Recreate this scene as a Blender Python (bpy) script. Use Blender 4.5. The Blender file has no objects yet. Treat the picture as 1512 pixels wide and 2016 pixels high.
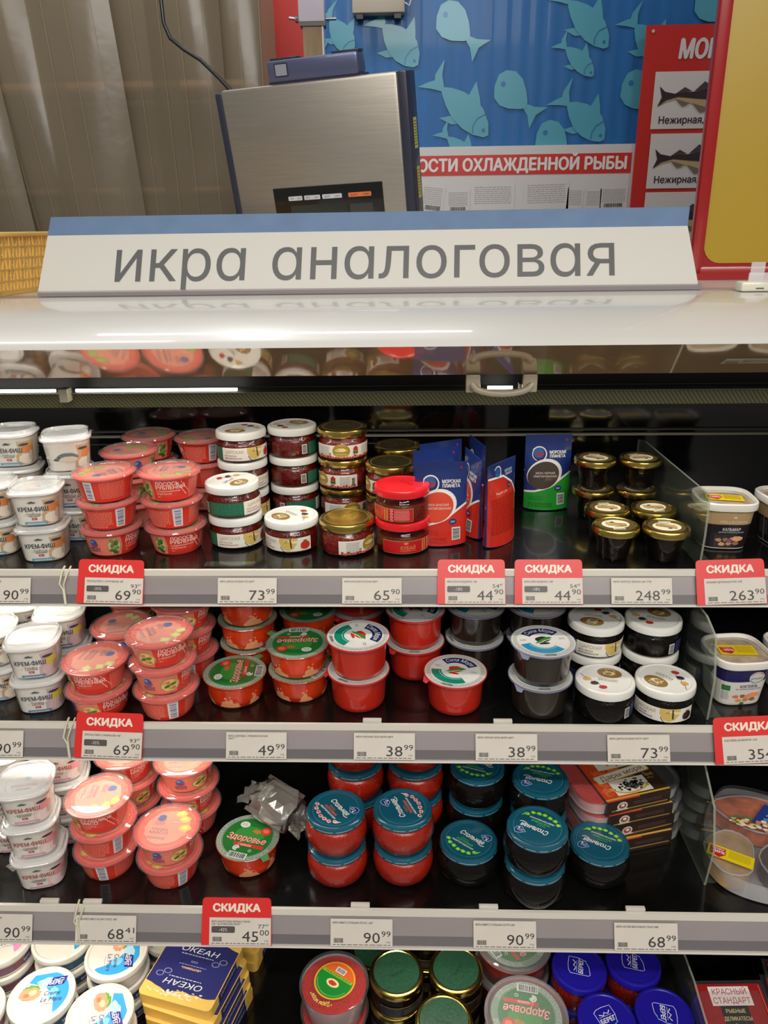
import bpy, bmesh, math, random
from math import sin, cos, pi, radians, hypot, atan, tan
from mathutils import Vector, Matrix
from mathutils.geometry import delaunay_2d_cdt
import numpy as np
random.seed(7)
SC = bpy.context.scene
COL = SC.collection

# ------------------------------------------------------------------ camera
PITCH, YAW, ROLL, FPX = radians(20.5), radians(1.9), radians(0.8), 1510.0
CAM = Vector((0, 0, 1.6))
fwd = Vector((-sin(YAW)*cos(PITCH), cos(YAW)*cos(PITCH), -sin(PITCH)))
rt0 = Vector((cos(YAW), sin(YAW), 0)); up0 = rt0.cross(fwd)
rt = rt0*cos(ROLL) - up0*sin(ROLL); up = up0*cos(ROLL) + rt0*sin(ROLL)
cd = bpy.data.cameras.new('camera'); cam = bpy.data.objects.new('camera', cd); COL.objects.link(cam)
cd.sensor_fit = 'VERTICAL'; cd.sensor_height = 36; cd.lens = 36*FPX/2016; cd.clip_start = .02
M = Matrix((rt, up, -fwd)).transposed().to_4x4(); M.translation = CAM
cam.matrix_world = M; SC.camera = cam
def on_y(px, py, Y):
    """world point on the vertical plane at depth Y seen at a photograph pixel"""
    d = fwd*FPX + rt*(px-756) - up*(py-1008)
    return CAM + d*(Y/d.y)

# ------------------------------------------------------------------ light, world, exposure
W = bpy.data.worlds.new('store_ambient'); SC.world = W; W.use_nodes = True
W.node_tree.nodes['Background'].inputs[0].default_value = (.79, .75, .69, 1)
W.node_tree.nodes['Background'].inputs[1].default_value = .22
def area(name, loc, size, power, col=(1, .965, .92), rot=(0, 0, 0)):
    l = bpy.data.lights.new(name, 'AREA'); l.shape = 'RECTANGLE'; l.size, l.size_y = size
    l.energy = power; l.color = col
    o = bpy.data.objects.new(name, l); COL.objects.link(o); o.location = loc; o.rotation_euler = rot
    return o
area('ceiling_lamp', (-.25, -.75, 3.1), (2.4, .12), 34, rot=(radians(20), 0, 0))
area('ceiling_lamp', (.9, -2.2, 3.1), (2.4, .5), 66, rot=(radians(30), 0, 0))
area('canopy_tube', (-.15, 1.08, 1.440), (1.3, .02), 2.4, (1, .96, .88), rot=(radians(-14), 0, 0))
area('ceiling_tube', (-.45, 2.0, 3.1), (1.36, .05), 8, (.95, .97, 1))
area('ceiling_downlight', (-.54, 1.9, 3.1), (.12, .12), 4, (.95, .97, 1))
area('ceiling_downlight', (1.12, 1.9, 3.1), (.12, .12), 4, (.95, .97, 1))
area('ceiling_lamp', (-1.4, 1.6, 3.1), (1.2, .3), 9)
def spot(name, loc, target, power, col=(1, .96, .9), size=1.1, rad=.05):
    l = bpy.data.lights.new(name, 'SPOT'); l.energy = power; l.color = col; l.spot_size = size; l.spot_blend = .6; l.shadow_soft_size = rad
    o = bpy.data.objects.new(name, l); COL.objects.link(o); o.location = loc
    o.rotation_euler = (Vector(target)-Vector(loc)).to_track_quat('-Z', 'Y').to_euler(); return o
spot('track_spot', (-.17, -.45, 3.0), (-.2, 1.0, 1.0), 14)
spot('track_spot', (.55, -.45, 3.0), (.4, 1.0, 1.0), 12)
vs = SC.view_settings
SC.display_settings.display_device = 'sRGB'
vs.view_transform = 'Standard'; vs.look = 'None'; vs.gamma = 1; vs.use_curve_mapping = False
vs.exposure = 0.0

# ------------------------------------------------------------------ materials
def lin(c):
    return tuple(((v/255)/12.92 if v/255 <= .04045 else ((v/255+.055)/1.055)**2.4) for v in c)
MATS = {}
def mat(name, col, rough=.5, metal=0, coat=0, noise=0, nscale=60, bump=0, emit=0, spec=.5, sss=0, stretch=None, alpha=1):
    if name in MATS: return MATS[name]
    m = bpy.data.materials.new(name); m.use_nodes = True; nt = m.node_tree
    b = nt.nodes['Principled BSDF']; c = lin(col)
    b.inputs['Base Color'].default_value = (*c, 1); b.inputs['Roughness'].default_value = rough
    b.inputs['Metallic'].default_value = metal; b.inputs['Coat Weight'].default_value = coat
    b.inputs['Coat Roughness'].default_value = .06
    b.inputs['Specular IOR Level'].default_value = spec
    if sss: b.inputs['Subsurface Weight'].default_value = sss; b.inputs['Subsurface Radius'].default_value = (.01, .003, .002)
    if alpha < 1: b.inputs['Alpha'].default_value = alpha
    if emit:
        b.inputs['Emission Color'].default_value = (*c, 1); b.inputs['Emission Strength'].default_value = emit
    if noise or bump:
        tc = nt.nodes.new('ShaderNodeTexCoord'); mp = nt.nodes.new('ShaderNodeMapping'); nz = nt.nodes.new('ShaderNodeTexNoise')
        nt.links.new(tc.outputs['Object'], mp.inputs[0]); nt.links.new(mp.outputs[0], nz.inputs[0])
        if stretch: mp.inputs['Scale'].default_value = stretch
        nz.inputs['Scale'].default_value = nscale; nz.inputs['Detail'].default_value = 5
        if noise:
            cr = nt.nodes.new('ShaderNodeValToRGB'); nt.links.new(nz.outputs[0], cr.inputs[0])
            cr.color_ramp.elements[0].position = .3; cr.color_ramp.elements[1].position = .7
            cr.color_ramp.elements[0].color = (*[v*(1-noise) for v in c], 1)
            cr.color_ramp.elements[1].color = (*[min(1, v*(1+noise)) for v in c], 1)
            nt.links.new(cr.outputs[0], b.inputs['Base Color'])
        if bump:
            bp = nt.nodes.new('ShaderNodeBump'); bp.inputs['Strength'].default_value = bump; bp.inputs['Distance'].default_value = .001
            nt.links.new(nz.outputs[0], bp.inputs['Height']); nt.links.new(bp.outputs[0], b.inputs['Normal'])
    MATS[name] = m; return m
def grain(name, c1, c2, scale=500, rough=.25, bump=.6, coat=.3, spec=.5):
    """caviar: voronoi beads"""
    if name in MATS: return MATS[name]
    m = bpy.data.materials.new(name); m.use_nodes = True; nt = m.node_tree; b = nt.nodes['Principled BSDF']
    tc = nt.nodes.new('ShaderNodeTexCoord'); v = nt.nodes.new('ShaderNodeTexVoronoi'); v.inputs['Scale'].default_value = scale
    cr = nt.nodes.new('ShaderNodeValToRGB'); bp = nt.nodes.new('ShaderNodeBump')
    nt.links.new(tc.outputs['Object'], v.inputs['Vector']); nt.links.new(v.outputs['Distance'], cr.inputs[0])
    cr.color_ramp.elements[0].color = (*lin(c1), 1); cr.color_ramp.elements[1].color = (*lin(c2), 1); cr.color_ramp.elements[1].position = .8
    nt.links.new(cr.outputs[0], b.inputs['Base Color']); nt.links.new(v.outputs['Distance'], bp.inputs['Height'])
    bp.inputs['Strength'].default_value = bump; bp.inputs['Distance'].default_value = .0008; bp.invert = True
    nt.links.new(bp.outputs[0], b.inputs['Normal']); b.inputs['Roughness'].default_value = rough; b.inputs['Coat Weight'].default_value = coat; b.inputs['Specular IOR Level'].default_value = spec
    MATS[name] = m; return m
def film(name, tint=(1, 1, 1), haze=0.0, gloss=1.0, rough=.04, hazecol=(1, 1, 1), bump=0, bscale=20):
    """thin clear plastic or glass wall: straight-through transmission, fresnel gloss, some haze"""
    if name in MATS: return MATS[name]
    m = bpy.data.materials.new(name); m.use_nodes = True; nt = m.node_tree
    for n in list(nt.nodes):
        if n.type == 'BSDF_PRINCIPLED': nt.nodes.remove(n)
    out = [n for n in nt.nodes if n.type == 'OUTPUT_MATERIAL'][0]
    tr = nt.nodes.new('ShaderNodeBsdfTransparent'); tr.inputs[0].default_value = (*tint, 1)
    gl = nt.nodes.new('ShaderNodeBsdfGlossy'); gl.inputs['Roughness'].default_value = rough
    fr = nt.nodes.new('ShaderNodeFresnel'); fr.inputs[0].default_value = 1.45
    mu = nt.nodes.new('ShaderNodeMath'); mu.operation = 'MULTIPLY'; mu.inputs[1].default_value = gloss
    mx = nt.nodes.new('ShaderNodeMixShader'); ge = nt.nodes.new('ShaderNodeNewGeometry'); io = nt.nodes.new('ShaderNodeMapRange'); io.inputs[3].default_value = 1.45; io.inputs[4].default_value = 1/1.45
    nt.links.new(ge.outputs['Backfacing'], io.inputs[0]); nt.links.new(io.outputs[0], fr.inputs[0])   # same fresnel from either side
    nt.links.new(fr.outputs[0], mu.inputs[0]); nt.links.new(mu.outputs[0], mx.inputs[0])
    src = tr
    if haze:
        df = nt.nodes.new('ShaderNodeBsdfDiffuse'); df.inputs[0].default_value = (*hazecol, 1)
        m2 = nt.nodes.new('ShaderNodeMixShader'); m2.inputs[0].default_value = haze
        nt.links.new(tr.outputs[0], m2.inputs[1]); nt.links.new(df.outputs[0], m2.inputs[2]); src = m2
    if bump:
        nz = nt.nodes.new('ShaderNodeTexNoise'); nz.inputs['Scale'].default_value = bscale; nz.inputs['Detail'].default_value = 4
        tc = nt.nodes.new('ShaderNodeTexCoord'); nt.links.new(tc.outputs['Object'], nz.inputs[0])
        bp = nt.nodes.new('ShaderNodeBump'); bp.inputs['Strength'].default_value = bump; bp.inputs['Distance'].default_value = .01
        nt.links.new(nz.outputs[0], bp.inputs['Height']); nt.links.new(bp.outputs[0], gl.inputs['Normal'])
    nt.links.new(src.outputs[0], mx.inputs[1]); nt.links.new(gl.outputs[0], mx.inputs[2]); nt.links.new(mx.outputs[0], out.inputs[0])
    MATS[name] = m; return m
GLASS = film('clear_glass', (.97, .97, .96), gloss=.85, rough=.02)
CLEAR = film('clear_plastic', (.97, .95, .94), haze=.08, gloss=1.7, rough=.045)
FROST = film('frosted_plastic', (.9, .9, .9), haze=.30, gloss=1.2, rough=.15)
ACRYL = film('acrylic', (.80, .84, .80), haze=.04, gloss=1.5, hazecol=(.6, .65, .55))
def ink(c):
    return mat('ink_%02x%02x%02x' % tuple(c), c, .38, coat=.15)

# ------------------------------------------------------------------ meshes and objects
def add_obj(name, me, parent=None):
    o = bpy.data.objects.new(name, me); COL.objects.link(o)
    if parent: o.parent = parent
    return o
def from_bm(name, bm, mats, parent=None, smooth=None):
    me = bpy.data.meshes.new(name); bm.normal_update(); bm.to_mesh(me); bm.free()
    for m in (mats if isinstance(mats, (list, tuple)) else [mats]): me.materials.append(m)
    if smooth is not None:
        me.shade_smooth()
        me.set_sharp_from_angle(angle=radians(smooth))
    return add_obj(name, me, parent)
def tagit(o, label, cat, group=None, kind=None):
    o['label'] = label; o['category'] = cat
    if group: o['group'] = group
    if kind: o['kind'] = kind
    return o
def empty(name, loc=(0, 0, 0), rz=0):
    o = bpy.data.objects.new(name, None); COL.objects.link(o); o.location = loc; o.rotation_euler.z = rz; o.empty_display_size = .02
    return o
def dup(o, parent=None):
    c = o.copy(); COL.objects.link(c); c.parent = parent
    for ch in list(o.children): dup(ch, c)
    return c
def lathe(prof, n=40, shape=None, mi=None, bm=None, cap0=False, cap1=False, lobes=None):
    """prof [(r,z)] outside going up; shape(theta)->radius factor; lobes(i,theta)->factor"""
    bm = bm or bmesh.new(); rings = []
    for i, (r, z) in enumerate(prof):
        if r <= 1e-6: rings.append([bm.verts.new((0, 0, z))]*n); continue
        ring = []
        for k in range(n):
            t = 2*pi*k/n; f = (shape(t) if shape else 1)*(lobes(i, t) if lobes else 1)
            ring.append(bm.verts.new((r*f*sin(t), -r*f*cos(t), z)))
        rings.append(ring)
    for i in range(len(rings)-1):
        a, b = rings[i], rings[i+1]
        for k in range(n):
            j = (k+1) % n; vs_ = []
            for v in (a[k], a[j], b[j], b[k]):
                if v not in vs_: vs_.append(v)
            if len(vs_) > 2:
                f = bm.faces.new(vs_)
                if mi: f.material_index = mi[i] if isinstance(mi, (list, tuple)) else mi
    if cap0 and prof[0][0] > 0: bm.faces.new(rings[0][::-1])
    if cap1 and prof[-1][0] > 0: bm.faces.new(rings[-1])
    return bm
def box(bm, x0, x1, y0, y1, z0, z1, mi=0, mtx=None):
    v = [Vector((x, y, z)) for z in (z0, z1) for y in (y0, y1) for x in (x0, x1)]
    if mtx: v = [mtx @ p for p in v]
    v = [bm.verts.new(p) for p in v]
    for q in ((0, 2, 3, 1), (4, 5, 7, 6), (0, 1, 5, 4), (2, 6, 7, 3), (0, 4, 6, 2), (1, 3, 7, 5)):
        bm.faces.new([v[i] for i in q]).material_index = mi
def bevel(bm, w, seg=2):
    bmesh.ops.bevel(bm, geom=bm.edges[:], offset=w, segments=seg, affect='EDGES', profile=.5)
def bx(name, x0, x1, y0, y1, z0, z1, m, parent=None, bev=0):
    bm = bmesh.new(); box(bm, x0, x1, y0, y1, z0, z1)
    if bev: bevel(bm, bev)
    return from_bm(name, bm, m, parent, 35 if bev else None)
def tube(name, pts, r, m, parent=None, n=8, closed=False):
    bm = bmesh.new(); pts = [Vector(p) for p in pts]; rings = []
    for i, p in enumerate(pts):
        a = pts[i-1] if i else pts[0]; b = pts[i+1] if i < len(pts)-1 else pts[-1]
        t = (b-a).normalized(); u = t.orthogonal().normalized() if i == 0 else (u - t*u.dot(t)).normalized(); w = t.cross(u)
        rings.append([bm.verts.new(p + (u*cos(2*pi*k/n) + w*sin(2*pi*k/n))*r) for k in range(n)])
    for a, b in zip(rings, rings[1:]):
        for k in range(n): bm.faces.new((a[k], a[(k+1) % n], b[(k+1) % n], b[k]))
    bm.faces.new(rings[0][::-1]); bm.faces.new(rings[-1])
    return from_bm(name, bm, m, parent, 60)
def extrude_x(name, prof, x0, x1, m, parent=None, mis=None, close=True, smooth=None):
    """polygon profile (y,z) extruded along x"""
    bm = bmesh.new(); n = len(prof)
    a = [bm.verts.new((x0, y, z)) for y, z in prof]; b = [bm.verts.new((x1, y, z)) for y, z in prof]
    for i in range(n if close else n-1):
        f = bm.faces.new((a[i], a[(i+1) % n], b[(i+1) % n], b[i]))
        if mis: f.material_index = mis[i]
    if close: bm.faces.new(a[::-1]); bm.faces.new(b)
    bmesh.ops.recalc_face_normals(bm, faces=bm.faces[:])
    return from_bm(name, bm, m, parent, smooth)

# ------------------------------------------------------------------ flat print ("Art"), millimetres
_T = {}
def text2d(s, bold=0, shear=0):
    if not s.strip(): return [], [], 0, 0
    k = (s, bold, shear)
    if k not in _T:
        c = bpy.data.curves.new('t', 'FONT'); c.body = s; c.size = 1; c.resolution_u = 2; c.offset = bold; c.shear = shear; c.fill_mode = 'NONE'
        o = bpy.data.objects.new('t', c); me = o.to_mesh()
        P = [Vector((v.co.x, v.co.y)) for v in me.vertices]; E = [tuple(e.vertices) for e in me.edges]
        o.to_mesh_clear(); bpy.data.objects.remove(o); bpy.data.curves.remove(c)
        vs_, fs = [], []
        if P:
            # outlines -> triangles kept by non-zero winding (edges run round each contour in order)
            nxt = {a: b for a, b in E}
            V, _, F, _, _, _ = delaunay_2d_cdt(P, E, [], 0, 1e-6)
            A = np.array([P[a] for a, b in E]); B = np.array([P[b] for a, b in E])
            vs_ = [(v.x, v.y) for v in V]
            VV = np.array(vs_); T = np.array([f for f in F]); C = VV[T].mean(1)
            cy = C[:, 1][:, None]; up_ = (A[:, 1] <= cy) & (B[:, 1] > cy); dn = (A[:, 1] > cy) & (B[:, 1] <= cy)
            with np.errstate(divide='ignore', invalid='ignore'):
                xi = A[:, 0]+(cy-A[:, 1])*(B[:, 0]-A[:, 0])/(B[:, 1]-A[:, 1])
            right = xi > C[:, 0][:, None]
            wn = (up_ & right).sum(1)-(dn & right).sum(1)
            fs = [tuple(int(i) for i in t_) for t_, w_ in zip(T, wn) if w_ != 0]
        xs = [v[0] for v in vs_] or [0]; _T[k] = (vs_, fs, min(xs), max(xs))
    return _T[k]
WHITE, DARK, GREY = (232, 230, 224), (40, 40, 42), (120, 118, 115)
class Art:
    def __init__(s): s.it = []
    def poly(s, pts, c, l=1): s.it.append((list(pts), [tuple(range(len(pts)))], c, l)); return s
    def rect(s, cx, cy, w, h, c, l=1, rot=0, rad=0):
        if rad:
            p = []
            for (sx, sy, a0) in ((1, 1, 0), (-1, 1, 90), (-1, -1, 180), (1, -1, 270)):
                for a in (0, 30, 60, 90): p.append((sx*(w/2-rad)+rad*cos(radians(a0+a)), sy*(h/2-rad)+rad*sin(radians(a0+a))))
        else: p = [(-w/2, -h/2), (w/2, -h/2), (w/2, h/2), (-w/2, h/2)]
        ca, sa = cos(radians(rot)), sin(radians(rot))
        return s.poly([(cx+x*ca-y*sa, cy+x*sa+y*ca) for x, y in p], c, l)
    def ell(s, cx, cy, rx, ry, c, l=1, rot=0, n=28):
        ca, sa = cos(radians(rot)), sin(radians(rot)); p = []
        for k in range(n):
            x, y = rx*cos(2*pi*k/n), ry*sin(2*pi*k/n); p.append((cx+x*ca-y*sa, cy+x*sa+y*ca))
        return s.poly(p, c, l)
    def blob(s, cx, cy, rx, ry, c, l=1, seed=0, j=.18, n=22):
        r = random.Random(seed)
        return s.poly([(cx+rx*(1-j*r.random())*cos(2*pi*k/n), cy+ry*(1-j*r.random())*sin(2*pi*k/n)) for k in range(n)], c, l)
    def ring(s, cx, cy, r0, r1, a0, a1, c, l=1, n=None):
        n = n or max(4, int(abs(a1-a0)/9)); v = []; f = []
        for k in range(n+1):
            a = radians(a0+(a1-a0)*k/n)
            v += [(cx+r0*cos(a), cy+r0*sin(a)), (cx+r1*cos(a), cy+r1*sin(a))]
            if k < n: f.append((2*k, 2*k+1, 2*k+3, 2*k+2))
        s.it.append((v, f, c, l)); return s
    def line(s, pts, w, c, l=1):
        v = []; f = []
        for i, (x, y) in enumerate(pts):
            a = pts[max(0, i-1)]; b = pts[min(len(pts)-1, i+1)]; L = hypot(b[0]-a[0], b[1]-a[1]) or 1
            nx, ny = -(b[1]-a[1])/L*w/2, (b[0]-a[0])/L*w/2
            v += [(x+nx, y+ny), (x-nx, y-ny)]
            if i: f.append((2*i-2, 2*i-1, 2*i+1, 2*i))
        s.it.append((v, f, c, l)); return s
    def text(s, t, cx, cy, h, c, l=2, w=None, rot=0, bold=.012, shear=0, arc=None, align='C'):
        """h = size of the em in mm; w squeezes to a width; arc=(radius, mid angle) bends it round (cx,cy)"""
        vs_, fs, x0, x1 = text2d(t, 0, shear)
        sx = h if not w else w/(x1-x0 or 1); off = {'C': (x0+x1)/2, 'L': x0, 'R': x1}[align]; p = []
        ca, sa = cos(radians(rot)), sin(radians(rot))
        for x, y in vs_:
            X, Y = (x-off)*sx, (y-(.36 if not arc else 0))*h
            if arc:
                R, am = arc
                if R > 0: a = radians(am)-X/R; p.append((cx+(R+Y)*cos(a), cy+(R+Y)*sin(a)))
                else: a = radians(am)+X/-R; p.append((cx+(-R-Y)*cos(a), cy+(-R-Y)*sin(a)))
            else: p.append((cx+X*ca-Y*sa, cy+X*sa+Y*ca))
        sh_ = [(0, 0)] if bold < .02 or not fs else [(-bold*h, 0), (bold*h, 0), (0, bold*h*.8), (0, -bold*h*.8)]
        for dx, dy in sh_: s.it.append(([(x+dx, y+dy) for x, y in p], fs, c, l))
        return s
    def lines(s, cx, cy, w, h, n, c, l=2, t=None, seed=1, rot=0):
        """small print too fine to read: word-length dashes"""
        r = random.Random(seed); ca, sa = cos(radians(rot)), sin(radians(rot)); t = t or h/n*.42; v = []; f = []
        for i in range(n):
            y = h/2-h*(i+.5)/n; x = -w/2
            while x < w/2-1:
                q = min(r.uniform(1.0, 3.2)*w/30+.4, w/2-x)
                for a, b in ((x, y-t/2), (x+q, y-t/2), (x+q, y+t/2), (x, y+t/2)): v.append((cx+a*ca-b*sa, cy+a*sa+b*ca))
                k = len(v); f.append((k-4, k-3, k-2, k-1)); x += q+w*.018+.25
        s.it.append((v, f, c, l)); return s
    def dashes(s, cx, cy, r, t, a0, a1, c, l=2, seed=2):
        q = random.Random(seed); a = a0
        while a < a1:
            b = min(a1, a+q.uniform(3, 9)); s.ring(cx, cy, r-t/2, r+t/2, a, b, c, l, n=2); a = b+1.6
        return s
    def bars(s, cx, cy, w, h, c=DARK, l=3, bg=WHITE, rot=0, seed=3):
        if bg: s.rect(cx, cy, w+2, h+2, bg, l-1, rot)
        r = random.Random(seed); x = -w/2; v = []; f = []; ca, sa = cos(radians(rot)), sin(radians(rot))
        while x < w/2-.3:
            q = r.choice((.3, .5, .8))*w/14
            for a, b in ((x, -h/2), (x+q, -h/2), (x+q, h/2), (x, h/2)): v.append((cx+a*ca-b*sa, cy+a*sa+b*ca))
            k = len(v); f.append((k-4, k-3, k-2, k-1)); x += q+r.choice((.35, .5))*w/14
        s.it.append((v, f, c, l)); return s
    def put(s, name, fn, parent, du=None, dv=None, step=.00016, inks=None, base=0):
        bm = bmesh.new(); cols = []
        N_ = max(1, len(s.it))
        for i_, (pts, fs, c, l) in enumerate(s.it):
            l = l+i_*min(.03, .9/N_)
            if c not in cols: cols.append(c)
            v = [bm.verts.new((x, y, l)) for x, y in pts]
            for f in fs:
                try: q = bm.faces.new([v[i] for i in f])
                except ValueError: continue
                q.material_index = cols.index(c); q.normal_update()
                if q.normal.z < 0: q.normal_flip()
        for d, ax in ((du, 0), (dv, 1)):
            if not d: continue
            cs = [v.co[ax] for v in bm.verts]; k = math.ceil(min(cs)/d)*d
            while k < max(cs):
                no = [0, 0, 0]; no[ax] = 1; co = [0, 0, 0]; co[ax] = k
                bmesh.ops.bisect_plane(bm, geom=bm.verts[:]+bm.edges[:]+bm.faces[:], plane_co=co, plane_no=no, dist=1e-5); k += d
        for v in bm.verts: v.co = fn(v.co.x*.001, v.co.y*.001, v.co.z*step+base)
        return from_bm(name, bm, [(inks or ink)(c) for c in cols], parent)
def flat(z, cx=0, cy=0): return lambda u, v, w: Vector((cx+u, cy+v, z+w))
def plane(o, ex, ey, en):
    o, ex, ey, en = map(Vector, (o, ex, ey, en)); return lambda u, v, w: o+ex*u+ey*v+en*w
def prof_r(prof, z):
    for (r0, z0), (r1, z1) in zip(prof, prof[1:]):
        if min(z0, z1)-1e-9 <= z <= max(z0, z1)+1e-9 and abs(z1-z0) > 1e-9: return r0+(r1-r0)*(z-z0)/(z1-z0)
    return prof[-1][0] if z > prof[-1][1] else prof[0][0]
def wrap(prof, rref, shape=None):
    def fn(u, v, w):
        t = u/rref; r = prof_r(prof, v)*(shape(t) if shape else 1)+w
        return Vector((r*sin(t), -r*cos(t), v))
    return fn
def superell(p):
    return lambda t: (abs(cos(t))**p+abs(sin(t))**p)**(-1/p)
def deg(a, r): return radians(a)*r   # degrees round a body -> same units as r

# ================================================================== THE GOODS
BUILD = {}
def kind(f): BUILD[f.__name__] = f; return f
NAVY, CORAL, PALE = (38, 60, 120), (226, 78, 58), (234, 128, 104)

# ---- round coral salad cup with clear snap lid
CUP = [(.0, 0), (.0325, 0), (.034, .002), (.0365, .012), (.0405, .033), (.0415, .0355)]
def coral_cup(title, sub, pic, seed, clear_pic=(150, 165, 60), lidtitle=None, sheer=False):
    t = empty('salad_cup')
    m = mat('coral_cup_plastic', (222, 58, 40), .32, coat=.3, sss=.1)
    from_bm('cup', lathe(CUP+[(.0445, .0358), (.0445, .0372), (.040, .0372)], 44), m, t, 40)
    R = 38.0; a = Art(); D = lambda d: deg(d, R)
    a.poly([(D(-40), 2.5), (D(60), 2.5), (D(63), 18), (D(60), 33), (D(-38), 33), (D(-44), 20)], PALE, 1)
    a.ell(D(0), 23, 6.2, 6.2, (45, 90, 165), 2).ring(D(0), 23, 6.8, 7.6, 200, 350, (170, 60, 80), 3).ell(D(-3), 25, 2.6, 2, (120, 160, 210), 3).ell(D(2), 19.5, 4, 2, (150, 60, 90), 3)
    a.text('МОРСКАЯ', D(0), 14, 4.0, NAVY, 3, w=17, bold=.03).text('ПЛАНЕТА', D(0), 10, 4.0, NAVY, 3, w=17, bold=.03)
    px = D(45)
    if pic == 'cucumber':
        a.blob(px, 17, 11, 14.5, (176, 140, 92), 2, seed, .12).blob(px, 17, 9.5, 13, (205, 190, 150), 3, seed+1, .2)
        for i, (x, y, g) in enumerate([(-3, -6, (80, 110, 38)), (3, -3, (110, 135, 50)), (-2, 2, (96, 125, 45)), (3, 6, (70, 100, 40)), (-2, 9, (120, 140, 60)), (1, -9, (60, 90, 35))]): a.ell(px+x, 17+y, 4.6, 3, g, 4+i % 2, rot=30*i)
    else:
        a.blob(px, 16, 14, 12.5, (190, 140, 85), 2, seed, .08, 34).blob(px, 16, 12.5, 11, (226, 196, 140), 3, seed+1, .15)
        for i in range(7): a.blob(px-7+i*2.4, 16+(-1)**i*5, 3.6, 3, ((232, 160, 60), (240, 205, 110), (214, 120, 70))[i % 3], 4, i)
        a.ell(px-4, 15, 4.5, 2.2, (50, 110, 40), 5, 25).ell(px+4, 18, 4.5, 2.2, (60, 125, 45), 5, 10)
    x = D(62)
    W1 = (248, 205, 190)
    for i, (s, hgt) in enumerate(title): a.text(s, x+6, 29-i*6.2, hgt, W1, 2, bold=.03, align='L')
    y = 29-len(title)*6.2+.6
    for i, s in enumerate(sub): a.text(s, x+6, y-i*4.2, 4.2, W1, 2, align='L', bold=.01)
    a.text('140 г', x+6, y-len(sub)*4.2-1, 2.6, W1, 2, align='L')
    for i in range(7): a.rect(D(125)+i*2.2-6, 29-i*3.2, 1.2, 3.2, W1, 2, rot=20).rect(D(135)+i*2.2-6, 30-i*3.2, 1, 2.4, W1, 2, rot=20)
    a.lines(D(170), 19, 36, 22, 11, (240, 150, 128), 2, t=.9, seed=seed)
    for i in range(5): a.ring(D(148)+i*5.6, 5.4, 1.5, 2.1, 0, 360, (246, 180, 160), 2, 12)
    a.rect(D(215), 18.5, 14, 30, (225, 220, 215), 2)
    for i, w_ in enumerate((1.2, .7, 1.5, .6, 1, 1.5, .7, 1.1, .6, 1.3)): a.rect(D(215), 7+i*2.4, 9, w_, (58, 70, 130), 3)
    a.lines(D(268), 19, 36, 26, 12, (240, 150, 128), 2, t=.8, seed=seed+5)
    a.put('printed_sleeve', wrap(CUP, R*.001), t, du=5, dv=4, base=.0003)
    # lid: printed card disc under a clear snap lid
    b = Art()
    if not sheer:
        b.ell(0, 0, 40.5, 40.5, (228, 98, 76), 0, n=48).blob(0, 0, 33, 33, (234, 148, 124), 1, seed, .1, 36)
        r = random.Random(seed)
        for i, (x, y) in enumerate(((20, 17), (26, 1), (11, 27))):
            if pic == 'crab': b.blob(x, y, 9.5, 7, clear_pic, 2, i, .25).blob(x-1, y+1, 5, 3.5, tuple(min(255, c+28) for c in clear_pic), 3, i+9, .3)
            elif pic == 'shrimp': b.rect(x, y, 13, 11, clear_pic, 2, rot=20+i*33).rect(x, y, 10, 8, tuple(min(255, c+22) for c in clear_pic), 3, rot=20+i*33)
            else: b.ell(x, y, 10, 6.5, clear_pic, 2, rot=20+i*50).ell(x, y, 7.5, 4, tuple(min(255, c+26) for c in clear_pic), 3, rot=20+i*50)
        b.ell(-14, 16, 6, 6, (62, 92, 150), 2).ring(-14, 16, 6.6, 7.5, 190, 340, (150, 80, 120), 3)
        b.text('МОРСКАЯ', -14, 6.5, 3.6, NAVY, 2, w=15).text('ПЛАНЕТА', -14, 3, 3.6, NAVY, 2, w=15)
        for i, s in enumerate(lidtitle): b.text(s, -8, -6-i*6.2, 6, (88, 84, 120), 2, w=24+3*i, bold=.01)
        b.lines(-8, -22, 28, 5, 2, (110, 90, 120), 2, t=1)
    else:
        b.ell(0, 0, 40.5, 40.5, (232, 110, 88), 0, n=48)
    b.put('lid_card', flat(.0375), t)
    lid = lathe([(.0452, .0340), (.0462, .0352), (.0470, .0362), (.0474, .0380), (.0465, .0398), (.0435, .0412), (.0415, .0418), (.040, .0425), (.0385, .0418), (.0375, .0402), (0, .0402)], 44)
    from_bm('clear_lid', lid, CLEAR, t, 30)
    return t
@kind
def cup_cucumber(): return coral_cup([('ЛОСОСЬ', 7.6), ('РУБЛЕНЫЙ', 7.6)], ['с маринованным', 'огурчиком'], 'cucumber', 3, lidtitle=['ЛОСОСЬ', 'РУБЛЕНЫЙ'])
@kind
def cup_shrimp(): return coral_cup([('ЛОСОСЬ', 7.6), ('РУБЛЕНЫЙ', 7.6)], ['с ананасом'], 'shrimp', 8, (205, 205, 120), ['ЛОСОСЬ', 'РУБЛЕНЫЙ'])
@kind
def cup_crab(): return coral_cup([('КРАБОВОЕ', 7.6), ('МЯСО', 7.6)], ['в сырном', 'соусе'], 'crab', 14, (214, 196, 84), ['КРАБОВОЕ', 'МЯСО'])

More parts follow.
